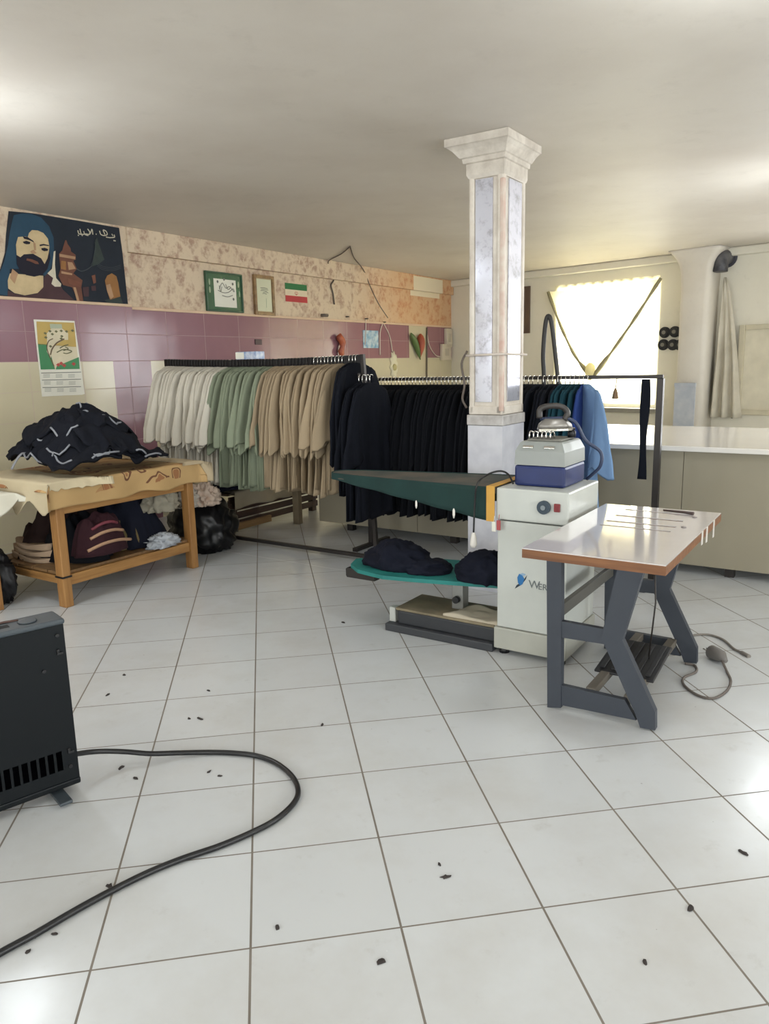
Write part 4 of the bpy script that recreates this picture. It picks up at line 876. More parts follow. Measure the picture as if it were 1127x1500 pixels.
b = MB(); b.box((.40, F+.40, .135), (.26, .34, .012), .004, rot=Matrix.Rotation(math.radians(7), 3, 'X'))
for k in range(5): b.box((.30+k*.05, F+.40, .147), (.02, .30, .008), .002, rot=Matrix.Rotation(math.radians(7), 3, 'X'))
b.build('treadle', mat('black_treadle', (40, 40, 42), 0.5), st)
b = MB(); b.tube([(.46, F+.42, .14), (.47, F+.46, .4), (.44, F+.5, .70)], .004, 6); b.build('pitman_rod', M_steel, st)
b = MB(); b.bb(.22, .52, F+.801-.80+.10, F+.20, .66, .708, .004); b.cyl((.27, F+.10, .67), (.27, F+.075, .67), .022, 12); b.build('motor_bracket', M_steel, st)
# dark rod and small screws on the table top, tape on its edge
b = MB(); b.tube([(.40, 2.545, tz1+.006), (.50, 2.53, tz1+.007), (.545, 2.52, tz1+.006)], [.004, .006, .008], 8); tag(b.build('awl', mat('dark_tool', (58, 40, 36), 0.4), None, None, AV), 'thin dark tool lying across the sewing table top', 'tool')
for k, (x, y) in enumerate(((1018, 758), (1002, 773))):
    p = vu(at_z(x, y, tz1)); b = MB(); b.lathe([(.002, .0005), (.012, .0005), (.011, .005), (.002, .007)], (p.x, p.y, tz1), 12); tag(b.build('screw_cover', mat('grey_cap', (140, 132, 128), 0.4), None, None, AV), 'small grey cap on the table top, %s the right edge' % ('nearer to the far corner by', 'further in from')[k], 'cap')
for k, y in enumerate((2.16, 2.26, 2.42)):
    b = MB(); b.bb(ta1+.0005, ta1+.003, y, y+.028, tz0-.02-.01*k, tz1-.001); tag(b.build('tape_strip', mat('white_tape', (214, 208, 200), 0.5), None, None, AV), 'strip of white tape on the right table edge, %s one' % ('nearest', 'middle', 'farthest')[k], 'tape')
# plug with its flex on the floor right of the table
fx = [(1004, 972), (1018, 975), (1020, 984), (1002, 993), (1003, 1004), (1022, 1018), (1045, 1023), (1064, 1013), (1071, 998), (1066, 985), (1058, 972)]
pg = thing('floor_plug', 'grey plug lying on the tiles with its flex looped to the table', 'plug')
pts = [at_z(x, y, .006) for x, y in fx]; pts[-1].z = .02
b = MB(); b.tube(smooth_path(pts, 6), .006, 8); b.build('flex', mat('grey_brown_flex', (104, 96, 90), 0.6), pg)
c = at_z(1050, 968, 0); d = (at_z(1058, 972, 0)-c).normalized()
b = MB(); b.tube([c-d*.045+Vector((0, 0, .034)), c-d*.04+Vector((0, 0, .034)), c+Vector((0, 0, .034)), c+d*.03+Vector((0, 0, .034)), c+d*.05+Vector((0, 0, .026)), c+d*.065+Vector((0, 0, .022))], [.030, .034, .034, .030, .018, .010], 16); b.build('plug_body', mat('grey_plug', (112, 108, 104), 0.45), pg)
s_ = d.cross(Vector((0, 0, 1)))
b = MB()
for k in (-1, 1): b.tube([c-d*.046+s_*.01*k+Vector((0, 0, .034)), c-d*.085+s_*.01*k+Vector((0, 0, .034))], .0035, 8)
b.build('pin', M_chrome, pg)
pts = [at_z(x, y, .006) for x, y in ((1006, 934), (1020, 930), (1040, 930), (1060, 937), (1075, 950), (1085, 955), (1098, 962))]
b = MB(); b.tube(smooth_path(pts, 6), [.006]*31+[.011]*6, 8); tag(b.build('floor_lead', mat('grey_lead', (128, 122, 114), 0.6)), 'second grey lead lying on the tiles behind the plug', 'cord')
# ------------------------------------------------------------------ gas heater and its hose
M_heat = mat('charcoal_enamel', (17, 21, 24), 0.5, var=0.08, scale=3, spec=0.2); M_heat2 = mat('grey_hammered_enamel', (64, 72, 78), 0.45, var=0.12, scale=20)
AH = math.radians(32)
c0 = at_z(117, 1137, .06)
ht = thing('gas_heater', 'charcoal metal gas heater standing at the left edge', 'heater', Vector((c0.x, c0.y, 0)), AH)
hl, hd, hz = .62, .115, .655
b = MB()
# back sheet with slots: pieces around the openings
def sheet(b, x0, x1, z0, z1): b.bb(x0, x1, 0, .004, z0, z1)
sl_w, sl_p = .020, .0285
xs = [-.052-.0-i*sl_p for i in range(18)]
sheet(b, -hl, 0, .06, .105); sheet(b, -hl, 0, .178, hz-.02)
prev = 0
for x in xs: sheet(b, x, prev, .105, .178); prev = x-sl_w
sheet(b, -hl, prev, .105, .178)
b.build('back_sheet', M_heat, ht)
b = MB(); b.bb(-hl, 0, .0045, hd, .06, hz-.0205, .002); b.build('inner_casing', mat('dark_inside', (3, 3, 4), 1.0, spec=0.0), ht)
b = MB(); b.bb(-hl-.004, .006, -.006, hd+.004, hz-.02, hz, .008); b.build('top_cover', M_heat2, ht)
b = MB(); b.bb(-.0035, .0012, .0045, hd, .062, hz-.021, .001); b.build('side_panel', M_heat, ht)
b = MB()
for x0, x1 in ((-.13, -.075), (-.235, -.16)): b.box(((x0+x1)/2, .05, hz+.0006), (x1-x0, .03, .001), 0)
b.build('vent_slot', mat('vent_black', (14, 14, 16), 0.8), ht)
b = MB(); b.tube(smooth_path([(-.22, .085, hz+.001), (-.17, .09, hz+.004), (-.12, .086, hz+.001)], 5), .004, 6); b.build('handle_wire', mat('brown_wire', (84, 60, 52), 0.5), ht)
b = MB(); b.lathe([(.026, .0), (.03, .0), (.03, .003), (.026, .003)], (-.10, .05, hz+.0013), 20); b.build('ring', M_heat2, ht)
for x, z in ((-.025, .60), (-.08, .485), (-.028, .112)):
    b = MB(); b.cyl((x, -.0005, z), (x, -.006, z), .0065, 10); b.build('screw', M_black, ht)
for x, z in ((-.02, .535), (-.02, .165)):
    b = MB(); b.bb(x-.012, x+.008, -.007, -.0005, z-.004, z+.004, .001); b.bb(x-.012, x-.004, -.007, -.0005, z+.0045, z+.016, .001); b.build('clip', M_black, ht)
b = MB(); b.bb(-hl, .003, -.002, hd, .035, .059, .006); b.build('bottom_rail', M_heat, ht)
for x in (-.075, -hl+.06):
    b = MB(); b.box((x, hd/2, .017), (.045, .26, .012), .004); b.bb(x-.02, x+.02, .03, hd-.03, .0235, .0345); b.build('foot', M_heat2, ht)
hs = [(116, 1108), (140, 1101), (180, 1101), (220, 1104), (260, 1103), (305, 1100), (340, 1101), (375, 1105), (405, 1116), (428, 1135), (437, 1156), (430, 1175), (405, 1198), (370, 1217), (320, 1238), (270, 1255), (220, 1275), (165, 1302), (110, 1332), (50, 1367), (0, 1394), (-60, 1430), (-160, 1500)]
pts = []
pts.append(ht.location+Matrix.Rotation(AH, 3, 'Z') @ Vector((-.02, .06, .125)))
for i, (x, y) in enumerate(hs):
    if i == 0: continue
    z = .011+(.10*max(0, 1-i/5.0)**1.5 if i < 5 else 0); pts.append(at_z(x, y+(0 if i < 5 else 2), z))
b = MB(); b.tube(smooth_path(pts, 6), .0098, 10); tag(b.build('gas_hose', mat('black_rubber_hose', (26, 26, 28), 0.35)), 'thick black gas hose looping over the tiles from the heater', 'hose')
# ------------------------------------------------------------------ scraps on the floor
M_scrap = mat('dark_scrap', (58, 52, 50), 0.9)
sc = [(158, 1018, 'under the first long joint', .014), (182, 989, 'near the heater top, alone', .013), (293, 1053, 'right one of a pair', .016), (277, 1053, 'left one of a pair', .012), (306, 1012, 'beside the straight joint', .012), (178, 1125, 'inside the hose loop, leftmost', .014), (199, 1141, 'inside the hose loop, beside the slanting joint', .013), (306, 1131, 'inside the hose loop, upper right', .012), (322, 1137, 'inside the hose loop, lower right', .010), (161, 1299, 'against the hose, the roundest', .016), (48, 1373, 'below the hose, left', .010), (80, 1369, 'below the hose, right', .010), (42, 1394, 'below the hose, lowest', .010), (406, 1359, 'above the bottom joint', .011), (558, 1409, 'at the bottom centre', .015), (653, 1285, 'in the middle of a tile', .014), (644, 1267, 'the smaller of two on one tile', .009), (1089, 1250, 'at the right edge', .016), (1012, 1331, 'in the slanting joint at right', .017), (472, 1062, 'on the joint right of the straight one', .012), (503, 912, 'left of the dark machine base', .014), (945, 1410, 'at the bottom right', .010)]
for k, (x, y, lb, r) in enumerate(sc):
    p = at_z(x, y, 0); rr = random.Random(k); b = MB(); n = 9
    ra = [r*(.55+.6*rr.random()) for _ in range(n)]
    b.loft([[(ra[i]*s*math.cos(2*PI*i/n)*1.2, ra[i]*s*.62*math.sin(2*PI*i/n), z+(.002*rr.random() if z else 0)) for i in range(n)] for z, s in ((.0004, 1), (.0022, .9), (.004, .4))])
    tag(b.build('floor_scrap', M_scrap, None, p, rr.random()*6), 'dark scrap on the tiles, '+lb, 'scrap', 'dark scraps on the floor')
# ------------------------------------------------------------------ work bench at left with its cloth and heaps
M_pine = wood('pine_wood', (164, 120, 68), (136, 94, 50), axis=2); M_pineh = wood('pine_rail_wood', (172, 128, 74), (140, 98, 52), axis=1); M_shelfw = wood('shelf_boards', (132, 100, 64), (104, 78, 50), axis=0)
bv0, bv1, bu0, bu1, bh = -3.92, -3.01, 1.50, 2.635, .80
wb = thing('work_bench', 'pine work bench under the heap of black clothes', 'bench', W(0, 0, 0), AV)
for v in (bv0, bv1-.075):
    for u in (bu0, bu1-.06):
        b = MB(); b.bb(v, v+.075, u, u+.06, 0, bh-.035, .006); b.build('leg', M_pine, wb)
b = MB(); b.bb(bv0-.02, bv1+.01, bu0-.03, bu1+.03, bh-.034, bh, .004); b.build('bench_top', M_shelfw, wb)
b = MB(); b.bb(bv1-.065, bv1-.02, bu0+.061, bu1-.061, .135, .205, .004); b.build('front_rail', M_pineh, wb)
b = MB(); b.bb(bv0+.01, bv0+.05, bu0+.061, bu1-.061, .135, .205, .004); b.build('rear_rail', M_pineh, wb)
b = MB(); b.bb(bv1-.06, bv1-.03, bu0+.061, bu1-.061, .60, .70, .004); b.build('apron', M_pineh, wb)
for u in (bu0+.01, bu1-.05):
    b = MB(); b.bb(bv0+.076, bv1-.076, u, u+.035, .15, .20, .004); b.build('side_rail', wood('pine_side_wood', (160, 118, 68), (130, 92, 50), axis=0), wb)
b = MB()
for k in range(5):
    a = bv0+.06+k*.165; b.bb(a, a+.15, bu0+.02, bu1-.02, .2055, .225, .003)
b.build('shelf_boards', M_shelfw, wb)
b = MB(); b.box((bv1-.0375, bu0+.03, .20), (.083, .068, .012), .001); b.build('black_strap', M_black, wb)
def drape(v0, v1, u0, u1, z, drop, nu=60, nv=60, seed=1.0, rip=.012):
    """cloth over a rectangle; drop(side, t) gives the overhang at that edge"""
    ov = .34
    def f(p, q):
        x = v0-ov+(v1-v0+2*ov)*p; y = u0-ov+(u1-u0+2*ov)*q
        ex = max(v0-x, 0, x-v1)/ov; ey = max(u0-y, 0, y-u1)/ov
        e = min(1.0, max(ex, ey))
        cx, cy = min(max(x, v0), v1), min(max(y, u0), u1)
        if ex > 0 and ex >= ey: s = 'l' if x < v0 else 'r'; t = (cy-u0)/(u1-u0)
        elif ey > 0: s = 'n' if y < u0 else 'f'; t = (cx-v0)/(v1-v0)
        else: s = None; t = 0
        d = drop(s, t)*e if s else 0
        w = rip*(1.1+math.sin((cx+cy*1.3)*11+seed)+.5*math.sin((cx-cy)*19+seed))*e if s else 0
        ox = (.004+w)*(1 if x > v1 else -1 if x < v0 else 0); oy = (.004+w)*(1 if y > u1 else -1 if y < u0 else 0)
        k = (min(ex, ey)/max(ex, ey)) if min(ex, ey) > 0 else 0
        if k: ox *= 1+2*k; oy *= 1+2*k
        return (cx+ox, cy+oy, z-d+(.006*nz(cx*5, cy*5, seed)+.003 if not s else 0)+.004)
    return f
def pattern_mat():
    t = NT('tan_cover_with_brown_print'); c = t.coords(); dn = t.n('TexNoise', i_Scale=5.0, i_Detail=2.0); t.put(dn.inputs['Vector'], c); ds = t.n('VectorMath', operation='SCALE'); t.put(ds.inputs[0], dn.outputs['Color']); ds.inputs['Scale'].default_value = .35; wa = t.n('VectorMath', operation='ADD'); t.put(wa.inputs[0], c); t.put(wa.inputs[1], ds.outputs[0]); wc = wa.outputs[0]; v = t.n('TexVoronoi', i_Scale=4.2, i_Randomness=0.9); t.put(v.inputs['Vector'], wc)
    w = t.n('TexWave', i_Scale=2.2, i_Distortion=6.0, i_Detail=1.0); t.put(w.inputs['Vector'], c)
    sp = t.n('SeparateXYZ'); t.put(sp.inputs[0], c); z = sp.outputs[2]
    band = t.math('GREATER_THAN', z, t.math('ADD', .715, t.math('MULTIPLY', t.math('SUBTRACT', t.noise(c, 6), .5), .10)))
    ring = t.math('LESS_THAN', t.math('ABSOLUTE', t.math('SUBTRACT', v.outputs['Distance'], .30)), .035)
    blot = t.math('LESS_THAN', v.outputs['Distance'], .22)
    base = t.mix(t.noise(c, 3, 4), lin((190, 158, 108)), lin((168, 136, 90)))
    a = t.mix(t.math('MULTIPLY', t.math('MULTIPLY', blot, band), .8), base, lin((138, 84, 52)))
    a = t.mix(t.math('MULTIPLY', t.math('MULTIPLY', ring, band), .9), a, lin((92, 48, 34)))
    a = t.mix(t.math('MULTIPLY', t.math('MULTIPLY', t.math('GREATER_THAN', w.outputs['Fac'], .8), band), .5), a, lin((150, 98, 58)))
    t.put(t.b.inputs['Base Color'], a); t.b.inputs['Roughness'].default_value = .8; return t.m
def bdrop(s, t):
    if s == 'r': return .155+.02*nz(t*6, 1, 2)
    if s == 'f': return .10+.05*nz(t*5, 2, 2)
    return .05
b = MB(); b.grid(drape(bv0, bv1+.014, bu0-.03, bu1+.034, bh+.002, bdrop), 64, 70, .002)
o = b.build('bench_cover', pattern_mat(), None, None, AV); tag(o, 'tan cover with brown printed motifs hanging over the bench front', 'cover')
# pale cloths: over the left end and lying along the right end
M_bei = cloth('beige_cloth', (196, 182, 152)); M_pk = cloth('pinkish_beige_cloth', (178, 154, 130))
def ldrop(s, t):
    if s == 'n': return .17+.07*nz(t*7, 5, 1)
    if s == 'r': return .05+.02*nz(t*9, 4, 1)
    return .0
b = MB(); b.grid(drape(bv0+.05, bv1+.020, bu0-.045, bu0+.25, bh+.012, ldrop, seed=4.0, rip=.014), 60, 44, .003)
tag(b.build('pale_cloth', M_bei, None, None, AV), 'pale beige cloth hanging over the left end of the bench', 'cloth')
def rdrop(s, t):
    if s == 'f': return .16+.05*nz(t*6, 7, 1)
    if s == 'r': return .022
    return .0
b = MB(); b.grid(drape(bv0+.03, bv1+.022, bu1-.10, bu1+.05, bh+.012, rdrop, seed=9.0, rip=.008), 60, 30, .003)
tag(b.build('pale_cloth', cloth('grey_beige_cloth', (176, 160, 132)), None, None, AV), 'greyish beige cloth lying along the right end of the bench', 'cloth')
M_pile = cloth('black_navy_pile', (18, 20, 28)); M_pipe = mat('grey_piping', (132, 134, 140), 0.7)
zt_ = bh+.02
hv, hu = -3.45, 2.05
def Hh(v, u):
    """height of the heap above the bench"""
    g = math.exp(-(abs(u-1.90)/(.29 if u < 1.90 else .38))**2.2-(abs(v+3.43)/.37)**2.4)
    sh = math.exp(-((u-2.18)/.20)**2-((v+3.36)/.26)**2)*.10
    return .345*g**.9+sh+.03*nz(v*5, u*5, 3)
pl_ = [(-3.40, 1.95, .44, .38, .1, 0, 'broad lowest garment of the black heap on the bench'), (-3.22, 2.22, .28, .30, .5, 1, 'black garment spread over the right front of the heap'), (-3.22, 1.86, .28, .28, -.3, 1, 'black garment spread over the left front of the heap'),
       (-3.46, 2.20, .30, .22, .9, 2, 'black garment spread over the right back of the heap'), (-3.50, 1.80, .27, .20, .2, 2, 'black garment with grey lining at the left of the heap'), (-3.18, 2.06, .26, .27, 1.2, 3, 'black garment hanging down the middle front of the heap'),
       (-3.40, 1.90, .27, .23, .7, 4, 'black garment crowning the top of the heap'), (-3.34, 2.14, .21, .20, -.6, 4, 'small black garment folded right of the top of the heap')]
for v, u, rv, ru, an, ly, lb in pl_:
    sd = v*7+u*3
    def pt(p, q):
        a, r_ = q*2*PI, p
        R_ = 1+.30*nz(math.cos(a)*1.6+sd, math.sin(a)*1.6, 1)+.22*nz(math.cos(a)*3.8+sd, math.sin(a)*3.8, 2)
        x, y = math.cos(a)*R_*r_*rv, math.sin(a)*R_*r_*ru
        x, y = x*math.cos(an)-y*math.sin(an), x*math.sin(an)+y*math.cos(an)
        vv, uu = v+x, u+y
        vv = min(vv, -2.995+.0*y)
        fo = 1-2*abs(nz((vv*math.cos(an)+uu*math.sin(an))*7+sd, (uu*math.cos(an)-vv*math.sin(an))*2.6, sd))
        z = max(0, Hh(vv, uu))*(1 if p < .98 else .96)+ly*.011+.075*(fo-.35)*(.4+.6*p)+.018*nz(vv*13, uu*13, sd)
        if vv < -3.93 or uu < 1.45: z *= .8
        return (vv-v, uu-u, max(.004+ly*.004, z))
    b = MB(); NA, NR = 72, 18
    T = [[Vector(pt(max(.002, i/NR), k/NA)) for k in range(NA)] for i in range(NR+1)]
    under = [[Vector((q.x*.985, q.y*.985, max(.0, q.z-.014))) for q in r] for r in reversed(T)]
    b.loft(T+under, True, True)
    o = b.build('black_garment', M_pile, None, W(v, u, zt_), AV); tag(o, lb, 'clothes', 'heap of black clothes on the bench')
    rr = random.Random(int(abs(sd)*10))
    for k in range(2):
        k0 = rr.choice((62, 66, 0, 4, 8)) if k == 0 else rr.choice((52, 56, 12, 16)); ln = rr.randrange(7, 13); row = rr.choice((NR, NR, 14))
        b = MB(); b.tube([T[row][(k0+j) % NA]+Vector((0, 0, .004)) for j in range(ln)], .0065, 6); b.build('piping', M_pipe, o)
o = None
b = MB(); b.grid(lambda p, q: ((p-.5)*.02+.01*nz(q*4, p, 2), (q-.5)*.16, .03+.10*math.sin(q*2.4)+.004), 4, 16, .006); tag(b.build('grey_lining', M_pipe, None, W(-3.45, 1.58, zt_+.02), AV), 'light grey lining edge showing at the left of the heap', 'cloth')
# things on the shelf below
zs = .2265
M_mar = cloth('maroon_cloth', (58, 34, 40)); M_str = mat('tan_stripe', (168, 132, 104), 0.8)
sh = [('dark_clothes', -3.35, 1.86, .26, .24, .30, 3.3, K_black, 'heap of black clothes at the left of the bench shelf'), ('dark_clothes', -3.38, 2.30, .30, .26, .38, 6.6, M_navyp, 'tall navy heap at the right of the bench shelf'), ('dark_clothes', -3.62, 2.0, .25, .40, .42, 8.1, cloth('dark_brown_cloth', (50, 36, 34)), 'dark brown heap at the back of the bench shelf'), ('khaki_cloth', -3.25, 2.17, .12, .13, .20, 2.2, cloth('khaki_cloth', (112, 98, 66)), 'khaki cloth bundle in the middle of the bench shelf')]
for nm, v, u, rx, ry, h, sd, mt_, lb in sh:
    tag(heap(rx, ry, h, sd, jag=.25, fold=.3, power=2.4, crease=4).build(nm, mt_, None, W(v, u, zs), AV), lb, 'clothes')
bag = thing('striped_bag', 'dark maroon folded bag with tan stripes on the bench shelf', 'bag', W(-3.10, 1.86, zs+.05), AV)
hb = heap(.12, .20, .26, 5.2, jag=.12, fold=.12, power=3.5, creases=.15); q = hb.build('bag_body', M_mar, bag)
for k, (zz, ln) in enumerate(((.09, .17), (.16, .13), (.215, .10))):
    b = MB(); b.tube(smooth_path([(.10-.02*k, -ln, zz-.03), (.125-.02*k, -ln*.4, zz), (.128-.02*k, ln*.3, zz+.004), (.10-.02*k, ln, zz-.02)], 5), .011, 6); b.build('stripe', M_str if k < 2 else mat('maroon_piping', (116, 50, 62), 0.7), bag)
o = crumple(.08, .12, .06, 4.4, amp=.5).build('white_rag', cloth('bluish_white_cloth', (176, 180, 186)), None, W(-3.05, 2.34, .2265), AV); tag(o, 'bluish white rag at the front of the bench shelf', 'rag')
o = crumple(.12, .14, .13, 6.1, amp=.5).build('grey_rag', cloth('grey_white_cloth', (150, 144, 128)), None, W(-3.20, 2.46, .46), AV); tag(o, 'greyish crumpled cloth at the upper right of the bench shelf', 'rag')
for k in range(3):
    z_ = .2265+k*.042
    def fold(p, q, k=k): 
        a = p*2*PI; r_ = .5
        return (-3.55+.22*math.cos(a)*(1-.06*k)+.015*math.sin(a*3+k), 1.645+.085*math.sin(a)*(.9+.1*math.cos(a))+.006*k, z_+q*.036+.012*math.sin(a*2+k)*q)
    b = MB(); b.loft([[fold(i/36, q) for i in range(36)] for q in (0, .3, .7, 1)]); tag(b.build('folded_cloth', M_pk, None, None, AV), 'pinkish folded cloth at the left end of the bench shelf, %s of three' % ('lowest', 'middle', 'topmost')[k], 'cloth', 'folded pinkish cloths')
# black bag with a frilled cloth, right of the bench
o = crumple(.27, .26, .26, 3.9, amp=.22, freq=1.6, flat=.75).build('black_sack', mat('black_plastic_film', (14, 14, 17), 0.35), None, W(-3.42, 3.08, 0), AV); tag(o, 'black plastic sack on the floor right of the bench', 'sack')
p = at_v(315, 750, -3.3)
o = crumple(.12, .12, .12, 2.9, amp=.45, freq=3.0, na=80, nr=40).build('frilled_cloth', cloth('pinkish_white_cloth', (206, 186, 170)), None, W(-3.28, 2.97, .41), AV); tag(o, 'crumpled pinkish white cloth lying on the black sack', 'cloth')
o = crumple(.10, .09, .11, 4.2, amp=.45, freq=3.0, na=80, nr=40).build('white_cloth', cloth('dusty_white_cloth', (200, 192, 180)), None, W(-3.30, 2.80, .42), AV); tag(o, 'small white crumpled cloth between the bench and the black sack', 'cloth')
# low platform under the tunics
M_dbr = wood('dark_brown_boards', (74, 54, 46), (56, 40, 36), axis=1)
lp = thing('low_platform', 'low dark wooden platform with a pale front rail under the tunics', 'platform', W(0, 0, 0), AV)
lv0, lv1, lu0, lu1 = -4.55, -3.64, 3.62, 4.9
for v in (lv0+.05, lv1-.06):
    for u in (lu0+.03, lu1-.09): b = MB(); b.bb(v, v+.06, u, u+.06, 0, .29); b.build('leg', M_dbr, lp)
b = MB()
for k in range(4): b.bb(lv1-.02, lv1-.002, lu0, lu1, .045+.075*k, .105+.075*k, .003)
b.build('front_slats', M_dbr, lp)
b = MB(); b.bb(lv1-.001, lv1+.03, lu0, lu0+.52, .02, .085, .004); b.build('front_rail', wood('pale_rail_wood', (150, 118, 80), (124, 96, 62), axis=1), lp)
b = MB(); b.bb(lv0, lv1, lu0-.02, lu1, .345, .37, .004); b.build('platform_top', M_dbr, lp)
b = MB(); b.grid(drape(lv0+.1, lv1+.02, lu0+.05, lu1-.1, .372, lambda s, t: (.15+.03*nz(t*6, 3, 1) if s == 'r' else .02), seed=2.0, rip=.02), 40, 60, .003)
tag(b.build('pale_cloth', cloth('grey_white_sheet', (174, 164, 144)), None, None, AV), 'greyish white cloth hanging over the low platform', 'cloth')
o = heap(.26, .52, .20, 7.7, jag=.2, fold=.25, power=2.5).build('navy_cloth', cloth('dark_navy_cloth', (24, 28, 46)), None, W(-3.82, 3.72, .40), AV); tag(o, 'dark navy cloth heaped on the low platform beneath the green tunics', 'cloth')
# second table cut by the left edge, with its white cloth
lt = thing('side_table', 'wooden table cut off by the left edge under a white cloth', 'table', W(0, 0, 0), AV)
sv0, sv1, su0, su1 = -3.95, -3.345, .40, 1.285
for v in (sv0, sv1-.06):
    for u in (su0, su1-.06): b = MB(); b.bb(v, v+.06, u, u+.06, 0, .715, .005); b.build('leg', M_pine, lt)
b = MB(); b.bb(sv0, sv1+.08, su0-.02, su1+.09, .716, .745, .004); b.build('table_top', M_shelfw, lt)
b = MB(); b.bb(sv0+.01, sv1-.01, su1-.04, su1-.02, .42, .46, .003); b.build('side_rail', wood('greyed_rail', (112, 92, 68), (88, 72, 54), axis=0), lt)
b = MB(); b.grid(drape(sv0, sv1+.085, su0-.02, su1+.096, .748, lambda s, t: (.30*(1-t)**.5*.9+.04 if s == 'r' else .06 if s == 'f' else .1), seed=6.0), 50, 60, .002)
tag(b.build('white_cloth', cloth('white_table_cloth', (214, 210, 194)), None, None, AV), 'white cloth over the table at the left edge', 'cloth')
o = crumple(.24, .10, .20, 9.2, amp=.25, freq=1.6, flat=.8).build('black_sack', mat('black_sack_film', (16, 16, 20), 0.5), None, W(-3.62, 1.36, 0), AV); tag(o, 'black sack on the floor between the two wooden tables', 'sack')
# ------------------------------------------------------------------ ceiling lamps, daylight, world
M_tube = NT('lamp_tube'); M_tube.b.inputs['Emission Color'].default_value = (0.86, 0.94, 1, 1); M_tube.b.inputs['Emission Strength'].default_value = 40.0; M_tube = M_tube.m
def lamp(pos, rz, power, drop, label, ln=1.2):
    o = thing('ceiling_lamp', label, 'lamp', Vector((pos[0], pos[1], H-drop)), rz)
    b = MB(); b.bb(-ln/2, ln/2, -.025, .025, -.01, .075, .01); b.build('housing', M_white, o)
    b = MB()
    for y in (-.055, .055): b.cyl((-ln/2+.04, y, 0), (ln/2-.04, y, 0), .014, 10)
    b.build('tube', M_tube, o)
    if drop > .12:
        b = MB()
        for x in (-ln*.4, ln*.4): b.cyl((x, 0, .076), (x, 0, drop), .004, 6)
        b.build('suspension_rod', M_steel, o)
    l = bpy.data.lights.new('lamp_light', 'POINT'); l.shadow_soft_size = .09; l.energy = power; l.color = (0.90, 0.96, 1.0)
    q = link('lamp_light', l, o, (0, 0, -.12)); return o
def daylight(base, D, N, x0, x1, z0, z1, power, color, inward):
    """sky light, or added fill light, entering through a window opening: a lamp in the plane just outside it"""
    l = bpy.data.lights.new('window_and_fill_light', 'AREA'); l.shape = 'RECTANGLE'; l.size = x1-x0; l.size_y = z1-z0; l.energy = power; l.color = color
    o = link('window_and_fill_light', l); c = base+D*((x0+x1)/2)-inward*.30+Vector((0, 0, (z0+z1)/2))
    o.matrix_world = Matrix.Translation(c) @ (-inward).to_track_quat('Z', 'Y').to_matrix().to_4x4(); return o
LP = dict(l1=50, l2=26, l3=40, win=370, wr2=230, back=200, front=200, world=1.4, exp=-0.88)
lamp((-1.50, 2.40), math.radians(110.5), LP['l1'], .42, 'twin tube lamp hung from the ceiling above the left of the room')
lamp((1.78, 0.66), -.15, LP['l2'], .08, 'twin tube lamp on the ceiling near the top right')
lamp((4.10, 3.42), math.radians(52.3), LP['l3'], .55, 'twin tube lamp hung over the right half of the cutting table')
daylight(CORNER, D2, N2, WIN[0]-.1, WIN[1]+.1, WIN[2]-.1, WIN[3]+.1, LP['win'], (1, .97, .86), -N2)
daylight(CORNER, D2, N2, 6.0, 8.2, .95, 2.45, LP['wr2'], (.95, .98, 1), -N2)
for a, c in ((1.2, 3.2), (4.2, 6.4), (8.0, 10.4)): daylight(E_, D1, N1, a, c, .95, 2.45, LP['back'], (.92, .97, 1), N1)  # unseen back windows, mostly added as general fill
for a, c in ((1.0, 3.6), (5.5, 8.5)): daylight(CORNER-D1*L1, D2, N2, a, c, .95, 2.45, LP['front'], (.92, .97, 1), D1)  # fill light from the two added windows behind the camera
def kids(o): return [c for c in bpy.data.objects if c.parent == o]
def under(thing_name, part, subs):
    """make pieces of a part its children (thing > part > sub-part)"""
    for o in [o for o in bpy.data.objects if o.parent is None and o.name.split('.')[0] == thing_name]:
        ks = kids(o); base = [k for k in ks if k.name.split('.')[0] == part]
        if base:
            for k in ks:
                if k.name.split('.')[0] in subs: k.parent = base[0]
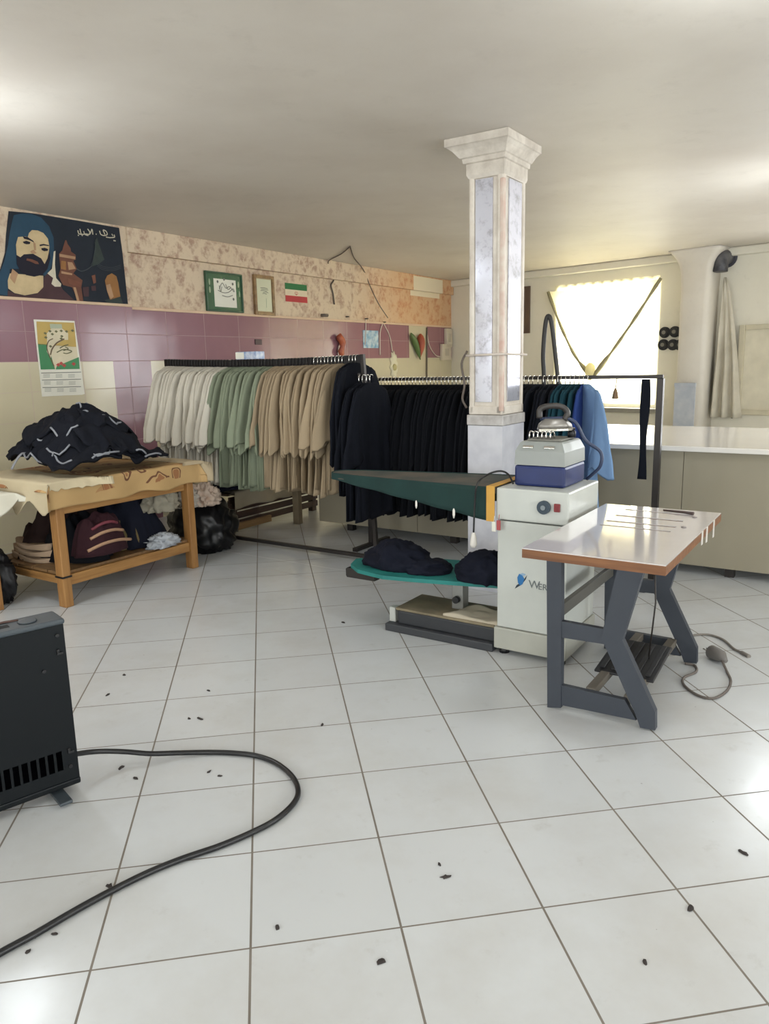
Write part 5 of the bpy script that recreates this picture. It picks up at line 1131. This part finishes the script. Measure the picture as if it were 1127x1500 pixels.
for a in (('ironing_machine', 'dial', ('dial_cap',)), ('ironing_machine', 'cabinet', ('emblem', 'lettering')), ('ironing_machine', 'board_skirt', ('yellow_trim',)), ('ironing_machine', 'base_box', ('base_lid', 'white_end_block')), ('ironing_machine', 'support_post', ('knob',)), ('ironing_machine', 'shelf_tube', ('tube_cap',)),
          ('steam_generator', 'upper_housing', ('control', 'filler_cap')), ('steam_generator', 'rest_mat', ('rest_wire',)), ('gas_heater', 'top_cover', ('vent_slot', 'ring', 'handle_wire')), ('gas_heater', 'back_sheet', ('screw', 'clip')), ('column', 'core', ('front_panel', 'side_panel', 'corner_strip', 'edge_bead')), ('column', 'pedestal', ('pedestal_cap',)),
          ('striped_bag', 'bag_body', ('stripe',)), ('wall_dial', 'rim', ('hub',)), ('wall_rosette', 'frill', ('centre',)), ('draped_curtain', 'cloth_panel', ('rolled_hem', 'knot')), ('floor_plug', 'plug_body', ('pin',)), ('wall_calendar', 'sheet', ('picture', 'month_table')), ('framed_picture', 'mount', ('print',)), ('switch_box', 'housing', ('rocker',)),
          ('sewing_table', 'laminate_top', ('core_board',)), ('ceiling_lamp', 'housing', ('tube', 'suspension_rod')), ('wall_pillar', 'shaft', ('tile_facing',)), ('window_1', 'window_frame', ('window_pane',)), ('small_box', 'carton', ('white_label',)), ('power_cord', 'cable', ('plug',))):
    under(*a)
wd = bpy.data.worlds.new('daylight_sky'); S.world = wd; wd.use_nodes = True
bgn = wd.node_tree.nodes['Background']; bgn.inputs[0].default_value = (.92, .97, 1, 1); bgn.inputs[1].default_value = LP['world']
S.view_settings.view_transform = 'Standard'; S.view_settings.look = 'None'; S.view_settings.gamma = 1; S.view_settings.use_curve_mapping = False
S.view_settings.exposure = LP['exp']
S.cycles.max_bounces = 8; S.cycles.diffuse_bounces = 5; S.cycles.glossy_bounces = 4; S.cycles.transparent_max_bounces = 12
S.cycles.caustics_reflective = False; S.cycles.caustics_refractive = False; S.cycles.sample_clamp_indirect = 6
S.cycles.use_denoising = True
